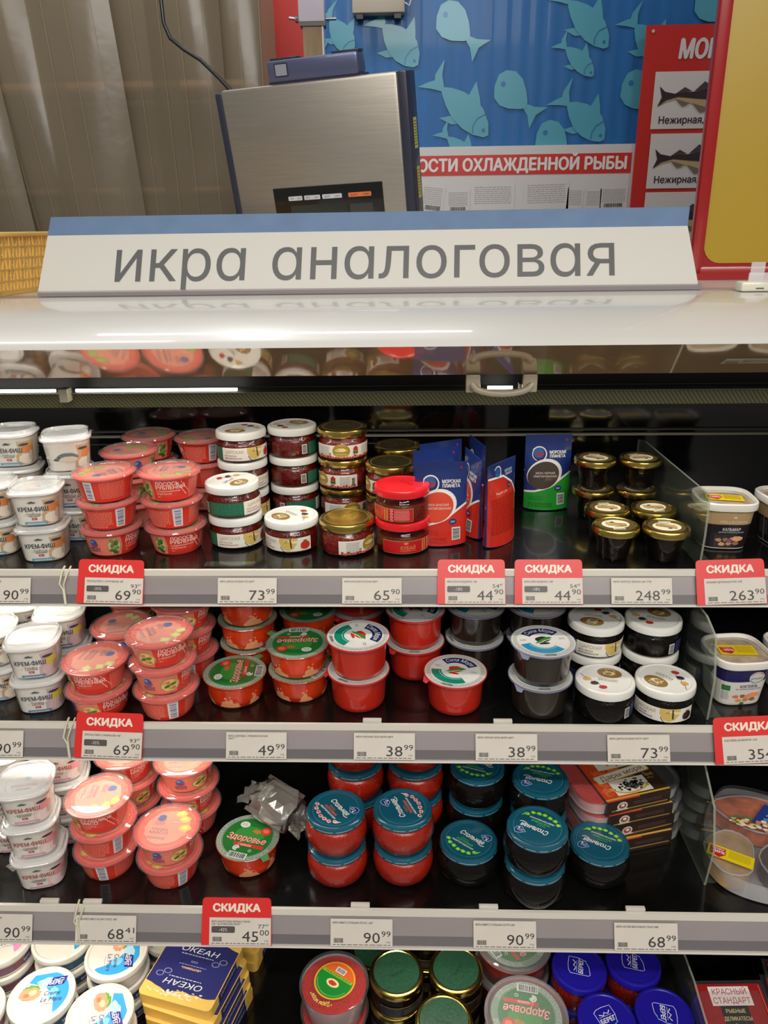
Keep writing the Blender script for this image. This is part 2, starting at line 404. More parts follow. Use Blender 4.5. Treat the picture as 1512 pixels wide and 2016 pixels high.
# ---- rounded-square cream fish cup
SQ = superell(3.2)
KP = [(0, 0), (.027, 0), (.0292, .002), (.0335, .044), (.0345, .0462)]
def cream_cup(word, band, picA, picB, picC, txtc=(70, 72, 76)):
    t = empty('cream_fish_cup')
    m = mat('white_cup_plastic', (226, 220, 208), .35, coat=.3)
    from_bm('cup', lathe(KP+[(.0365, .0475), (.0365, .0485), (.033, .0485)], 48, SQ), m, t, 40)
    R = 33.0; D = lambda d: deg(d, R); a = Art()
    for c0 in (0, 180):
        a.poly([(D(c0+18), 1), (D(c0+68), 1), (D(c0+70), 40), (D(c0+24), 40), (D(c0+28), 28), (D(c0+20), 16)], picA, 1)
        a.blob(D(c0+44), 12, 12, 10, picB, 2, 3).blob(D(c0+50), 26, 11, 8, picC, 3, 5, .3)
        a.blob(D(c0+40), 35, 9, 2.6, (60, 58, 66) if band[2] > 150 else picC, 4, 6, .4)
        a.blob(D(c0+56), 17, 5, 9, tuple(int(c*.86) for c in picB), 4, 7, .4)
    a.rect(D(2), 3.6, 33, 6, band, 2).lines(D(2), 3.6, 26, 2.4, 1, WHITE, 3, t=1.2)
    a.rect(D(0), 11.4, 8, 3.4, (190, 60, 55), 2).lines(D(0), 11.4, 5, 1.6, 1, WHITE, 3, t=.8)
    a.text('КРЕМ-ФИШ', D(0), 26.5, 9.6, txtc, 3, w=40, bold=.022)
    a.text('- '+word+' -', D(0), 18.8, 7.4, (84, 82, 80), 3, w=25, bold=0).lines(D(0), 15.4, 16, 1.6, 1, (130, 128, 124), 3, t=.9)
    a.blob(D(0), 36.6, 7, 1.8, (88, 104, 104), 3, 9, .5).blob(D(0), 38, 3.2, 1.2, (60, 72, 76), 4, 11, .5)
    a.rect(D(-62), 20, 14, 34, (238, 236, 232), 2).bars(D(-66), 14, 12, 6.5, (50, 50, 54), 4, bg=None, rot=90).lines(D(-58), 26, 12, 22, 10, (150, 146, 140), 3, t=.7, rot=0)
    # whole fish printed on the back
    c0 = D(178)
    a.blob(c0+2, 22, 16, 7.5, (96, 118, 122), 2, 2, .08, 30).blob(c0+3, 19.4, 14, 5, (214, 196, 176), 3, 4, .12, 30).poly([(c0-14, 22), (c0-19, 18.5), (c0-11, 17)], (60, 72, 78), 4).ell(c0-9.5, 22.5, 1.2, 1.2, (25, 28, 30), 5)
    a.bars(D(128), 15, 12, 8, (50, 50, 54), 4, bg=(240, 238, 234), rot=90).lines(D(128), 33, 14, 14, 7, (140, 138, 134), 3, t=.7)
    a.put('printed_label', wrap(KP, R*.001, SQ), t, du=4, dv=4, base=.0003)
    b = Art(); b.poly([(x*34.2, y*34.2) for x, y in ((SQ(k*pi/24)*sin(k*pi/24), -SQ(k*pi/24)*cos(k*pi/24)) for k in range(48))], (228, 226, 220), 0)
    b.ring(0, -4, 24, 24.7, 150, 215, (120, 150, 185), 1).ring(0, -4, 24, 24.7, -35, 30, (120, 150, 185), 1)
    b.text('КРЕМ-ФИШ', 1, -9, 8, (120, 140, 170) if band[2] > 140 and band[0] < 150 else (200, 120, 120), 2, w=34, bold=.005).text(word, 1, -16, 6, GREY, 2, w=18, bold=0)
    b.blob(2, 6, 5.5, 5, (150, 190, 215), 2, 4, .5).lines(4, 20, 34, 9, 4, (190, 188, 184), 1, t=.9)
    b.put('lid_print', flat(.0492), t)
    bm = lathe([(.0350, .0455), (.0372, .0465), (.0380, .0475), (.0378, .0500), (.0362, .0515), (.0345, .0520), (.0335, .0570), (.0318, .0570), (.0305, .0535), (0, .0535)], 48, SQ)
    from_bm('clear_lid', bm, film('milky_lid', (.98, .98, .98), haze=.28, gloss=2.0, rough=.12), t, 30)
    bm = bmesh.new(); box(bm, -.009, .009, -.0425, -.037, .0470, .0478)
    bmesh.ops.rotate(bm, verts=bm.verts, cent=(0, 0, 0), matrix=Matrix.Rotation(radians(-46), 3, 'Z')); bmesh.ops.translate(bm, verts=bm.verts, vec=(-.003, -.003, 0))
    bevel(bm, .0003, 1); from_bm('lid_tab', bm, CLEAR, t)
    return t
@kind
def cup_salmon_white(): return cream_cup('горбуша', (104, 158, 184), (196, 160, 120), (226, 214, 196), (206, 128, 74))
@kind
def cup_tuna_white(): return cream_cup('тунец', (92, 128, 160), (192, 166, 168), (206, 176, 176), (206, 186, 70), (74, 72, 92))
@kind
def cup_squid_white(): return cream_cup('кальмар', (208, 150, 168), (222, 196, 188), (232, 212, 204), (222, 150, 150), (168, 84, 82))

# ---- twist-off jars
JG = [(0, 0), (.036, 0), (.0395, .0025), (.0405, .006), (.0405, .0255), (.0385, .031), (.0358, .0345), (.0355, .038)]
def jar_body(t, content, h=.030, lobes=True, pr=JG):
    lob = (lambda i, th: 1+.012*cos(14*th) if pr[i][1] > .0259 and pr[i][1] < .036 else 1) if lobes else None
    from_bm('glass_jar', lathe(pr, 56, lobes=lob), GLASS, t, 50)
    ins = [(max(0, r-.0016), z+.001 if z == 0 else z) for r, z in pr if z < h]
    ins.append((max(.001, prof_r(pr, h)-.0018), h)); ins.append((0, h))
    from_bm('caviar', lathe(ins, 40), content, t, 50)
def twist_lid(t, m, z0=.0375, z1=.050, r=.041, name='lid', rim=None):
    p = [(r-.0015, z0), (r, z0+.0008), (r+.0002, z0+.002), (r, z1-.003), (r-.0008, z1-.0012), (r-.003, z1), (r-.005, z1), (r-.0065, z1-.0009), (0, z1-.0009)]
    if rim: return from_bm(name, lathe(p, 52, mi=[0]*7+[1]), [rim, m], t, 30)
    return from_bm(name, lathe(p, 52), m, t, 30)
def gold_rice(a, x, y, s, c=(150, 112, 48)):
    a.ell(x, y, 9*s, 11*s, c, 3).ell(x, y, 7.6*s, 9.6*s, (222, 206, 150), 4).blob(x+.5*s, y+1*s, 5*s, 6*s, c, 5, 4, .3).ell(x+1.4*s, y+2.5*s, 2.2*s, 2.6*s, (222, 206, 150), 6)
def tsar(name_, content, panel, tc, spot):
    t = empty('caviar_jar'); jar_body(t, content, .036)
    twist_lid(t, mat('white_lid_enamel', (226, 224, 216), .22, coat=.5))
    R = 40.5; D = lambda d: deg(d, R); a = Art()
    a.rect(D(-75), 15.5, D(80), 21, panel, 1).lines(D(-75), 16, D(76), 18, 10, tuple(min(255, c+46) for c in panel), 2, t=.7)
    a.rect(D(30), 15.5, D(130), 21, (226, 220, 208), 1)
    a.text('ЦАРСКАЯ', D(-4), 20, 7.2, (176, 160, 104), 3, w=30, bold=.005)
    a.text(name_[0], D(-14), 13.5, 3.6, tc, 3, w=21).text(name_[1], D(-8), 9.5, 3.6, tc, 3, w=29)
    a.poly([(D(38)-9, 26), (D(38)+19, 26), (D(38)+18, 18), (D(38)+12, 9), (D(38)+4, 6), (D(38)-4, 9), (D(38)-9, 18)], (206, 176, 96), 2)
    a.rect(D(50), 18, 2.4, 15, (70, 58, 36), 3, rot=4).rect(D(44), 22, 12, 3, (226, 204, 140), 3).rect(D(58), 20, 8, 4, (232, 214, 160), 3).ring(D(44), 15, 11, 12, 190, 300, (60, 60, 50), 3).text('И', D(40), 21, 6, (120, 100, 40), 4)
    a.blob(D(81), 13.5, 8.2, 7, spot, 2, 5, .1).rect(D(81), 21, 6, 2, (120, 100, 50), 3)
    a.bars(D(-125), 15.5, 14, 7.5, DARK, 3, bg=(226, 222, 214), rot=90)
    a.put('paper_label', wrap(JG, R*.001), t, du=4.5, dv=5, base=.0002)
    b = Art(); b.ell(-5, -16, 17, 12.5, (140, 108, 52), 1).ring(-5, -16, 0, .1, 0, 360, (140, 108, 52), 1, 6)
    b.blob(-5, -15, 10, 6.5, (214, 196, 150), 2, 3, .3).ell(-3, -14, 5, 3.4, (140, 108, 52), 3).line([(-11, -20), (-7, -10), (-2, -17), (3, -9)], 1.6, (226, 214, 180), 4)
    b.text('БЕЛОПРОМ', -5, -18.0, 4.4, (232, 222, 196), 4, w=20, arc=(-9.0, 270))
    b.text('ЦАРСКАЯ', -4, 4, 6.5, (120, 112, 90), 2, w=25, rot=0, bold=0).rect(-4, -.4, 28, .5, (150, 140, 120), 2)
    for i, (x, y, c) in enumerate(((24, 8, (206, 160, 80)), (13, 16, (56, 40, 44)), (1, 23, (180, 44, 40)))):
        b.ell(x, y, 5.6, 4.2, c, 3, rot=20).line([(x+3, y-3), (x+8, y-10), (x+12, y-12)], .8, (110, 105, 96), 2).ell(x+12, y-12, 2.2, 1.4, (150, 146, 136), 2, rot=-40)
    b.put('lid_print', flat(.0491), t)
    return t
@kind
def jar_red_white(): return tsar(('ИКРА КРАСНАЯ', 'ИМИТИРОВАННАЯ'), grain('red_caviar_dark', (128, 22, 12), (70, 10, 8), 420), (22, 92, 62), (170, 58, 50), (190, 52, 30))
@kind
def jar_black_white(): return tsar(('ИКРА ЧЕРНАЯ', 'ИМИТИРОВАННАЯ'), grain('black_caviar', (26, 20, 16), (10, 8, 8), 420, bump=.3, coat=0, spec=.1), (36, 42, 84), (60, 60, 64), (44, 30, 20))
@kind
def jar_red_gold():
    t = empty('caviar_jar'); jar_body(t, grain('red_caviar', (150, 32, 18), (90, 16, 10), 420), .036)
    twist_lid(t, mat('gold_lid', (206, 180, 92), .24, metal=1, coat=.4))
    R = 40.5; D = lambda d: deg(d, R); a = Art(); a.rect(D(10), 15.5, D(165), 21, (224, 218, 206), 1)
    for s in (0,):
        a.ell(D(0), 17, 14.5, 11.5, (158, 132, 42), 2).line([(D(0)-10, 18), (D(0)-4, 21), (D(0)+4, 21), (D(0)+10, 18), (D(0)+3, 16.5), (D(0)-5, 16.5), (D(0)-10, 18)], 1.2, (236, 222, 160), 3)
        a.blob(D(0)+1, 18.7, 8, 2, (226, 208, 130), 3, 3, .3).text('"РУССКАЯ"', D(0), 8.2, 4.4, (240, 230, 170), 4, w=22).lines(D(0), 12, 20, 1.6, 1, (236, 226, 170), 3, t=.7)
    for i in range(24):
        r = random.Random(i); x = D(-65)+D(150)*i/23
        a.ell(x, 6.2+r.uniform(-1.2, 1.8), 2.2, 2.2, ((190, 54, 34), (210, 80, 54), (170, 40, 30))[i % 3], 3+i % 2, n=10)
    for x in (-30, 28, 34): a.line([(D(x), 7), (D(x)+2, 12)], .9, (60, 120, 50), 4).ell(D(x)+2.6, 12, 2, 1, (70, 130, 56), 4, 30)
    a.blob(D(34), 19, 5, 6, (176, 40, 36), 3, 4, .3).rect(D(34), 15, 9, 5, (70, 56, 40), 4).rect(D(34), 16, 9, 1, (190, 160, 90), 5)
    a.lines(D(62), 16, 17, 15, 8, (120, 118, 110), 3, t=.6).bars(D(82), 15, 12, 5, DARK, 4, bg=None, rot=90)
    a.lines(D(-42), 17, 20, 14, 7, (110, 108, 102), 3, t=.6)
    for i in range(4): a.ring(D(-60)+i*4.4+4, 8.2, .9, 1.5, 0, 360, (80, 78, 74), 5, 10)
    a.put('paper_label', wrap(JG, R*.001), t, du=4.5, dv=5, base=.0002)
    b = Art(); b.ring(0, 0, 32.2, 33, 0, 360, (150, 128, 56), 1, 40).text('20.08.2021', 2, 2, 4.2, (70, 64, 40), 2, w=22, rot=14, bold=0); b.put('lid_print', flat(.0492), t)
    return t
@kind
def jar_green_gold():
    t = empty('caviar_jar'); jar_body(t, grain('black_caviar', (26, 20, 16), (10, 8, 8), 420, bump=.3, coat=0, spec=.1), .036)
    twist_lid(t, mat('green_lid_enamel', (34, 72, 50), .38, coat=.2, noise=.3, nscale=260, bump=.3), rim=mat('gold_lid', (206, 180, 92), .24, metal=1, coat=.4))
    R = 40.5; D = lambda d: deg(d, R); a = Art(); a.rect(D(0), 15, D(150), 20, (38, 36, 34), 1).ring(D(0), 15, 0, .1, 0, 360, (38, 36, 34), 1, 6)
    a.rect(D(0), 24.6, D(150), .9, (150, 126, 66), 2).rect(D(0), 5.4, D(150), .9, (150, 126, 66), 2).bars(D(60), 15, 13, 7, DARK, 3, bg=(190, 180, 130), rot=90).lines(D(5), 15, 40, 10, 5, (130, 122, 96), 2, t=.7)
    a.put('paper_label', wrap(JG, R*.001), t, du=4.5, dv=5, base=.0002)
    b = Art().text('20.06.2021', 0, -3, 5, (16, 30, 24), 2, w=24, rot=-10, bold=.01); b.put('date_stamp', flat(.0493), t)
    return t
@kind
def jar_red_red():
    t = empty('caviar_jar'); jar_body(t, grain('red_caviar_bright', (122, 26, 14), (84, 18, 10), 420), .027)
    twist_lid(t, mat('red_lid_enamel', (214, 26, 34), .28, coat=.4))
    R = 40.5; D = lambda d: deg(d, R); a = Art(); a.rect(D(10), 13.5, D(150), 19, (190, 22, 30), 2).rect(D(10), 13.5, D(152), 21, (176, 130, 60), 1)
    a.text('КУБАЙ', D(-10), 13, 8, (206, 150, 70), 3, w=22, bold=.01).blob(D(-14), 20, 4, 2.2, (206, 150, 70), 3, 2, .4).rect(D(-10), 8.4, 24, .5, (206, 150, 70), 3)
    for i in range(8): a.ring(D(24), 5+i*2.3, .8, 1.5, 0, 360, (206, 160, 80), 3, 8).ring(D(30), 5+i*2.3, .8, 1.5, 0, 360, (206, 160, 80), 3, 8)
    for i in range(4): a.ring(D(40), 5.5+i*5, 1.3, 2.1, 0, 360, (230, 190, 180), 3, 10)
    a.lines(D(62), 14, D(32), 16, 9, (236, 170, 160), 3, t=.7)
    a.put('paper_label', wrap(JG, R*.001), t, du=4.5, dv=5, base=.0002)
    b = Art().text('22.06.2021', 0, 8, 5, (120, 10, 16), 2, w=26, rot=14, bold=0); b.put('date_stamp', flat(.0493), t)
    return t
@kind
def jar_blue_lid():
    t = empty('caviar_jar'); jar_body(t, grain('red_caviar', (150, 32, 18), (90, 16, 10), 420), .036)
    twist_lid(t, mat('blue_lid_enamel', (34, 26, 150), .25, coat=.4))
    R = 40.5; D = lambda d: deg(d, R); a = Art(); a.rect(0, 15, D(170), 20, (120, 30, 26), 1).lines(D(-20), 15, 44, 14, 8, (200, 170, 150), 2, t=.7).bars(D(50), 15, 13, 7, DARK, 3, rot=90)
    a.put('paper_label', wrap(JG, R*.001), t, du=4.5, dv=5, base=.0002)
    b = Art(); W1 = (226, 228, 236); p = [(-13, -12)]; b.line([(-13, 13), (-13, -13), (-11, -16), (2, -14), (11, -9), (15, 2), (15, 16), (2, 17), (-8, 16), (-13, 13)][:10], .7, W1, 1)
    b.text('БЕРЕГ', 1, -2, 9, W1, 2, w=24, bold=.03, shear=.1).line([(-8, 8), (-2, 5), (1, 9), (6, 6), (10, 10)], 1.3, W1, 2).rect(0, 4, 20, .5, W1, 2).rect(9, -10, 8, 1, (70, 170, 220), 2, 20)
    b.put('lid_print', flat(.0493), t)
    return t
@kind
def jar_small():
    t = empty('caviar_jar')
    g = [(0, 0), (.0195, 0), (.0225, .0025), (.0232, .005), (.0262, .030), (.0288, .039), (.0290, .042)]
    from_bm('glass_jar', lathe(g, 44), GLASS, t, 50)
    from_bm('caviar', lathe([(0, .002), (.0185, .002), (.0212, .005), (.0245, .030), (.0268, .038), (0, .038)], 36), grain('black_caviar_brown', (34, 22, 18), (14, 10, 10), 420, bump=.2, coat=0, spec=.1), t, 50)
    twist_lid(t, mat('gold_lid', (206, 180, 92), .24, metal=1, coat=.4), .0405, .051, .0335)
    b = Art(); b.ell(0, 0, 26, 26, (84, 68, 34), 0, n=40).ell(0, -2, 20, 16.5, (222, 214, 178), 1)
    b.line([(-14, 6), (0, 0), (14, -5)], 4, (170, 104, 40), 2).line([(-15, 1), (0, -5), (12, -11)], 2, (80, 44, 22), 3).line([(-12, 9), (0, 5), (13, 1)], 1.4, (110, 60, 26), 3)
    b.lines(0, 9, 12, 3, 2, (110, 100, 80), 3, t=.8).rect(2, 17, 17, 5, (206, 200, 160), 2, -6).lines(2, 17, 14, 3, 2, (90, 84, 60), 3, t=.8, rot=-6).blob(2, -10, 4, 2, (70, 60, 50), 3, 3, .5)
    b.put('lid_sticker', flat(.0502), t)
    return t

# ---- round-bellied jars with teal lid
TP = [(0, .0012), (.020, .0006), (.031, 0), (.0355, .0016), (.0405, .0075), (.0432, .015), (.0448, .024), (.0440, .033), (.0412, .0400), (.0375, .0440), (.0368, .0475)]
def round_jar(content, oc, sq):
    t = empty('caviar_jar')
    from_bm('glass_jar', lathe(TP, 56), GLASS, t, 60)
    from_bm('caviar', lathe([(max(0, r-.0016), z+.001) for r, z in TP[:-1]]+[(0, .0455)], 48), content, t, 60)
    teal = mat('teal_lid_enamel', (22, 84, 104), .2, coat=.6)
    twist_lid(t, teal, .0470, .0555, .0408)
    # raised chevron ripples moulded in the glass belly
    bm = bmesh.new(); fn = wrap(TP, .0445)
    for c0 in (-38, 12, 62, 112, 162, -88, -138):
        for i in range(4):
            for sgn in (-1, 1):
                pts = [(deg(c0+12*sgn+sgn*i*4.6, 44.5)+sgn*2.2*(1-(2*k/6-1)**2), 13.5+9*k/6) for k in range(7)]
                prev = None
                for (u, v) in pts:
                    ring = [bm.verts.new(fn((u+a_)*.001, v*.001, w_)) for a_, w_ in ((-.35, 0), (0, .0004), (.35, 0))]
                    if prev:
                        for q in (0, 1): bm.faces.new((prev[q], prev[q+1], ring[q+1], ring[q]))
                    prev = ring
    from_bm('moulded_ripples', bm, GLASS, t, 60)
    a = Art(); a.lines(0, 50.8, deg(360, 41), 1.7, 1, (150, 178, 184), 1, t=1.1, seed=4)
    a.put('rim_lettering', lambda u, v, w: Vector(((.0412+w)*sin(u/.041), -(.0412+w)*cos(u/.041), v)), t, du=4.5)
    b = Art(); b.ring(0, 0, 31.5, 32.2, 0, 360, (60, 120, 138), 1, 44)
    b.text('Стольная', 2, 7, 11, WHITE, 3, w=38, bold=.02, shear=.3).line([(14, 2), (20, .4), (24, 2.5)], 1.2, WHITE, 3)
    b.text(sq[0], -4, -2.5, 3.6, oc, 3, w=12).text(sq[1], -2, -7, 4.6, oc, 3, w=26, bold=.03).text('ИМИТИРОВАННАЯ', -2, -12, 3.6, WHITE, 3, w=34, bold=.02)
    pts = [(-24, -15), (-18, -20), (-10, -22), (-2, -24), (6, -23), (14, -21), (20, -15)]
    for i, (x, y) in enumerate(pts): b.blob(x, y, 4.4, 3.6, sq[2], 2, i, .35, 12).blob(x, y, 2.4, 1.8, sq[3], 3, i+5, .4, 10)
    b.poly([(21, -13), (27, -9), (23, -17), (18, -18)], sq[2], 3)
    b.poly([(9, 18), (16, 24), (23, 25), (26, 20), (24, 13), (17, 11)], (110, 160, 196), 2).poly([(11, 18), (17, 22.8), (22.5, 23.6), (24.6, 19.6), (22.8, 14), (17.4, 12.6)], (34, 44, 100), 3).lines(18, 18, 9, 5, 2, WHITE, 4, t=1).ell(20, 14.6, 1.2, 1.4, WHITE, 4)
    b.put('lid_print', flat(.0548), t)
    return t
@kind
def round_red(): return round_jar(grain('red_caviar_orange', (184, 42, 20), (146, 28, 12), 520, bump=.25, coat=.2), (224, 104, 70), ('ИКРА', 'ЛОСОСЕВАЯ', (226, 190, 184), (206, 60, 56)))
@kind
def round_black(): return round_jar(grain('black_caviar_round', (20, 15, 11), (10, 8, 6), 420, bump=.15, coat=0, rough=.8, spec=.05), (80, 190, 60), ('ИКРА', 'ОСЕТРОВАЯ', (110, 200, 60), (200, 226, 60)))

# ---- sealed foil tubs
ZP = [(0, 0), (.034, 0), (.0375, .0025), (.0395, .012), (.0418, .034), (.0425, .0375)]
def green_disc(b, R, title='Здоровье'):
    b.ell(0, 0, R, R, (118, 138, 118), 0, n=48)
    b.ell(0, 0, R*.80, R*.80, (36, 112, 46), 1, n=44).blob(0, R*.1, R*.55, R*.4, (58, 140, 58), 2, 3, .2)
    for q in (.86, .91, .96): b.dashes(0, 0, R*q, R*.018, 20, 340, (196, 206, 192), 1+1, seed=int(q*100))
    s = R/46
    b.text(title, 0, -3*s, 15.5*s, (196, 60, 60), 4, w=60*s, bold=.045, shear=.15).text(title, 0, -3*s, 15.5*s, (240, 196, 186), 5, w=60*s, bold=.012, shear=.15)
    b.rect(8*s, -15*s, 46*s, 5.6*s, (206, 50, 44), 3).text('с кремом', 2*s, -15*s, 6*s, (240, 220, 214), 4, w=20*s)
    b.ell(22*s, 17*s, 8*s, 8*s, (206, 62, 46), 3).ell(22*s, 17*s, 5*s, 4*s, (232, 120, 90), 4).blob(10*s, 13*s, 9*s, 5*s, (180, 120, 50), 2, 8, .5)
    b.ell(-14*s, 22*s, 7.5*s, 6*s, (220, 224, 214), 3).lines(-14*s, 22*s, 10*s, 6*s, 3, (110, 130, 110), 4, t=.7)
    b.bars(0, -36*s, 26*s, 9*s, DARK, 4, bg=(226, 226, 220)).ring(-8*s, -23*s, 3*s, 5*s, 0, 300, (206, 214, 204), 3).blob(-8*s, -23*s, 4*s, 3*s, (206, 214, 204), 3, 7, .5).ring(14*s, -24*s, 1.6*s, 2.4*s, 0, 360, (206, 214, 204), 3)
@kind
def tub_green_foil():
    t = empty('caviar_tub')
    from_bm('tub', lathe(ZP+[(.0455, .0380), (.0460, .0388), (.0455, .0394)], 48), mat('red_orange_tub', (206, 58, 20), .22, coat=.5, noise=.25, nscale=40, sss=.1), t, 45)
    R = 41.0; D = lambda d: deg(d, R); a = Art(); r = random.Random(5)
    for c0 in (-150, -95, -40, 25, 80, 140):
        w_ = r.uniform(10, 17); n = 18
        p = [(D(c0)-w_*.8, .6)]+[(D(c0)-w_+2*w_*k/n+r.uniform(-1, 1), 4+14*sin(pi*k/n)+r.uniform(-2, 3)) for k in range(n+1)]+[(D(c0)+w_*.8, .6)]
        a.poly(p, (222, 150, 104), 1).ell(D(c0)+w_*.5, 15, 3.2, 3.2, (206, 52, 22), 3, n=14).ell(D(c0)-w_*.3, 20, 2.2, 2.2, (222, 150, 104), 2, n=12).ell(D(c0)+2, 23, 1.4, 1.4, (222, 150, 104), 2, n=10)
    a.put('printed_blotches', wrap(ZP, R*.001), t, du=4, dv=4, base=.0003)
    b = Art(); green_disc(b, 45.5); b.put('foil_lid', flat(.0396), t, inks=lambda c: mat('foil_%02x%02x%02x' % tuple(c), c, .25, coat=.6, metal=.15))
    b = Art(); b.poly([(33, -30), (40, -20), (48, -30), (41, -37)], (70, 130, 76), 0); b.put('foil_tab', flat(.0396), t)
    return t
SP = [(0, 0), (.033, 0), (.0365, .003), (.038, .010), (.0398, .044), (.0405, .050)]
def sea_tub(bodymat, rimmat, low, blob1, ch):
    t = empty('caviar_tub')
    from_bm('tub', lathe(SP, 48), bodymat, t, 45)
    from_bm('rim', lathe([(.0403, .0495), (.0445, .0500), (.0452, .0512), (.0450, .0524), (.0400, .0527)], 48), rimmat, t, 45)
    b = Art(); b.ell(0, 0, 43.6, 43.6, (214, 212, 204), 0, n=48)
    for q in (.955, .91, .865): b.dashes(0, 0, 43*q, .9, 0, 358, (150, 152, 150), 1, seed=int(q*100))
    b.ell(0, 0, 35, 35, (222, 220, 214), 1, n=44).ring(0, 0, 20, 34, 192, 312, low, 2).ring(0, 0, 20, 34, 38, 142, (34, 42, 92), 2)
    for q in (17.5, 22.5): b.ring(0, 0, q, q+.7, 200, 335, (200, 214, 206), 3)
    b.text('Сила Моря', 0, 0, 11, (236, 236, 232), 4, arc=(23.5, 90), w=38, bold=.015, shear=.2)
    b.blob(0, 3, 11, 8, blob1, 4, 2, .12).poly([(-13, -7), (-4, 2), (8, 9), (14, 7), (2, -3)], (60, 130, 60), 5).line([(-8, -8), (2, -1), (12, 2)], 1.6, (200, 214, 160), 6).blob(0, -8, 9, 3, blob1, 4, 5, .3)
    b.lines(27, 3, 9, 5, 2, (90, 130, 100), 4, t=.8).lines(-27, 4, 9, 5, 2, (90, 130, 100), 4, t=.8).bars(0, -38, 16, 4, (100, 104, 100), 3, bg=None)
    b.text(ch, 24, -12, 4, WHITE, 5, rot=-60)
    b.put('foil_lid', flat(.0528), t, inks=lambda c: mat('foil_%02x%02x%02x' % tuple(c), c, .25, coat=.6, metal=.15))
    tab = bmesh.new(); v = [tab.verts.new(p) for p in ((-.034, -.026, .0522), (-.028, -.035, .0500), (-.031, -.038, .0470), (-.037, -.034, .0470), (-.0395, -.020, .0515))]; tab.faces.new(v)
    r_ = bmesh.ops.extrude_face_region(tab, geom=tab.faces[:]); bmesh.ops.translate(tab, verts=[g for g in r_['geom'] if isinstance(g, bmesh.types.BMVert)], vec=(0, 0, .0004))
    from_bm('foil_tab', tab, rimmat, t)
    return t
@kind
def tub_red_foil(): return sea_tub(mat('red_tub', (188, 40, 24), .25, coat=.5, sss=.15, noise=.08, nscale=30), mat('red_rim', (196, 50, 56), .3, coat=.5), (20, 130, 104), (206, 46, 36), '99')
@kind
def tub_black_foil():
    return sea_tub(mat('black_tub', (38, 30, 24), .25, coat=.7, noise=.3, nscale=30), film('violet_rim', (.7, .7, .85), haze=.35, gloss=2, hazecol=(.5, .52, .7)), (30, 140, 180), (44, 40, 44), '99')
@kind
def white_tub_blue(c=(60, 160, 215), lo=(40, 84, 110)):
    t = empty('spread_tub')
    P = [(0, 0), (.040, 0), (.0425, .002), (.0445, .022), (.0450, .027)]
    from_bm('tub', lathe(P, 48), mat('white_tub_plastic', (222, 216, 206), .35, coat=.3, sss=.1), t, 45)
    a = Art(); D = lambda d: deg(d, 44); a.rect(D(40), 13, D(120), 15, lo, 1).rect(D(-100), 13, D(90), 15, (176, 96, 80), 1).poly([(D(60)-9, 6), (D(60)+9, 6), (D(60)+9, 19), (D(60)-6, 20)], (50, 50, 130), 2).text('БЕРЕГ', D(60), 12.5, 6.5, WHITE, 3, w=15, bold=.03).lines(D(10), 13, 26, 9, 5, (120, 150, 170), 2, t=.7)
    a.put('printed_band', wrap(P, .044), t, du=4.5, dv=4, base=.0003)
    from_bm('snap_lid', lathe([(.0455, .0245), (.0475, .0255), (.0478, .0300), (.0470, .0338), (.0445, .0350), (.0425, .0350), (.0408, .0332), (0, .0332)], 48), mat('milk_white_lid', (226, 220, 208), .3, coat=.4, sss=.15), t, 30)
    b = Art(); p = []
    for k in range(17): a_ = radians(-42+k*114/16); p.append((38*cos(a_), 38*sin(a_)))
    p += [(-18, 34), (-24, 22), (2, 14), (18, -4), (22, -26)]
    b.poly([(24, -29)]+p, c, 1).blob(4, 20, 19, 9, (176, 216, 232), 2, 4, .3).blob(16, 2, 8, 12, (130, 200, 230), 2, 6, .3)
    b.blob(-18, 10, 15, 9, (92, 166, 70), 3, 3, .35, 26).blob(-17, 3, 17, 11.5, (226, 156, 120), 4, 2, .2, 26).blob(-14, 5, 8, 5, (240, 196, 160), 5, 7, .4).blob(-22, 1, 5, 4, (214, 120, 86), 5, 9, .4)
    b.poly([(4, 13), (28, 15), (31, 28), (10, 27)], (44, 44, 132), 5).text('БЕРЕГ', 17, 18.5, 8.5, WHITE, 6, w=20, bold=.03).line([(12, 24), (18, 22.8), (22, 25), (27, 24)], 1.2, WHITE, 6)
    b.text('Creme', 15, 2, 10, (66, 66, 120), 6, w=23, shear=.25, bold=0).text('Le Mare', 16, -8, 10, (66, 66, 120), 6, w=30, shear=.25, bold=0).lines(17, -15, 26, 2, 1, (140, 150, 180), 6, t=.9)
    b.put('lid_print', flat(.0333), t)
    return t
@kind
def white_tub_pink(): return white_tub_blue((226, 140, 190), (140, 90, 100))
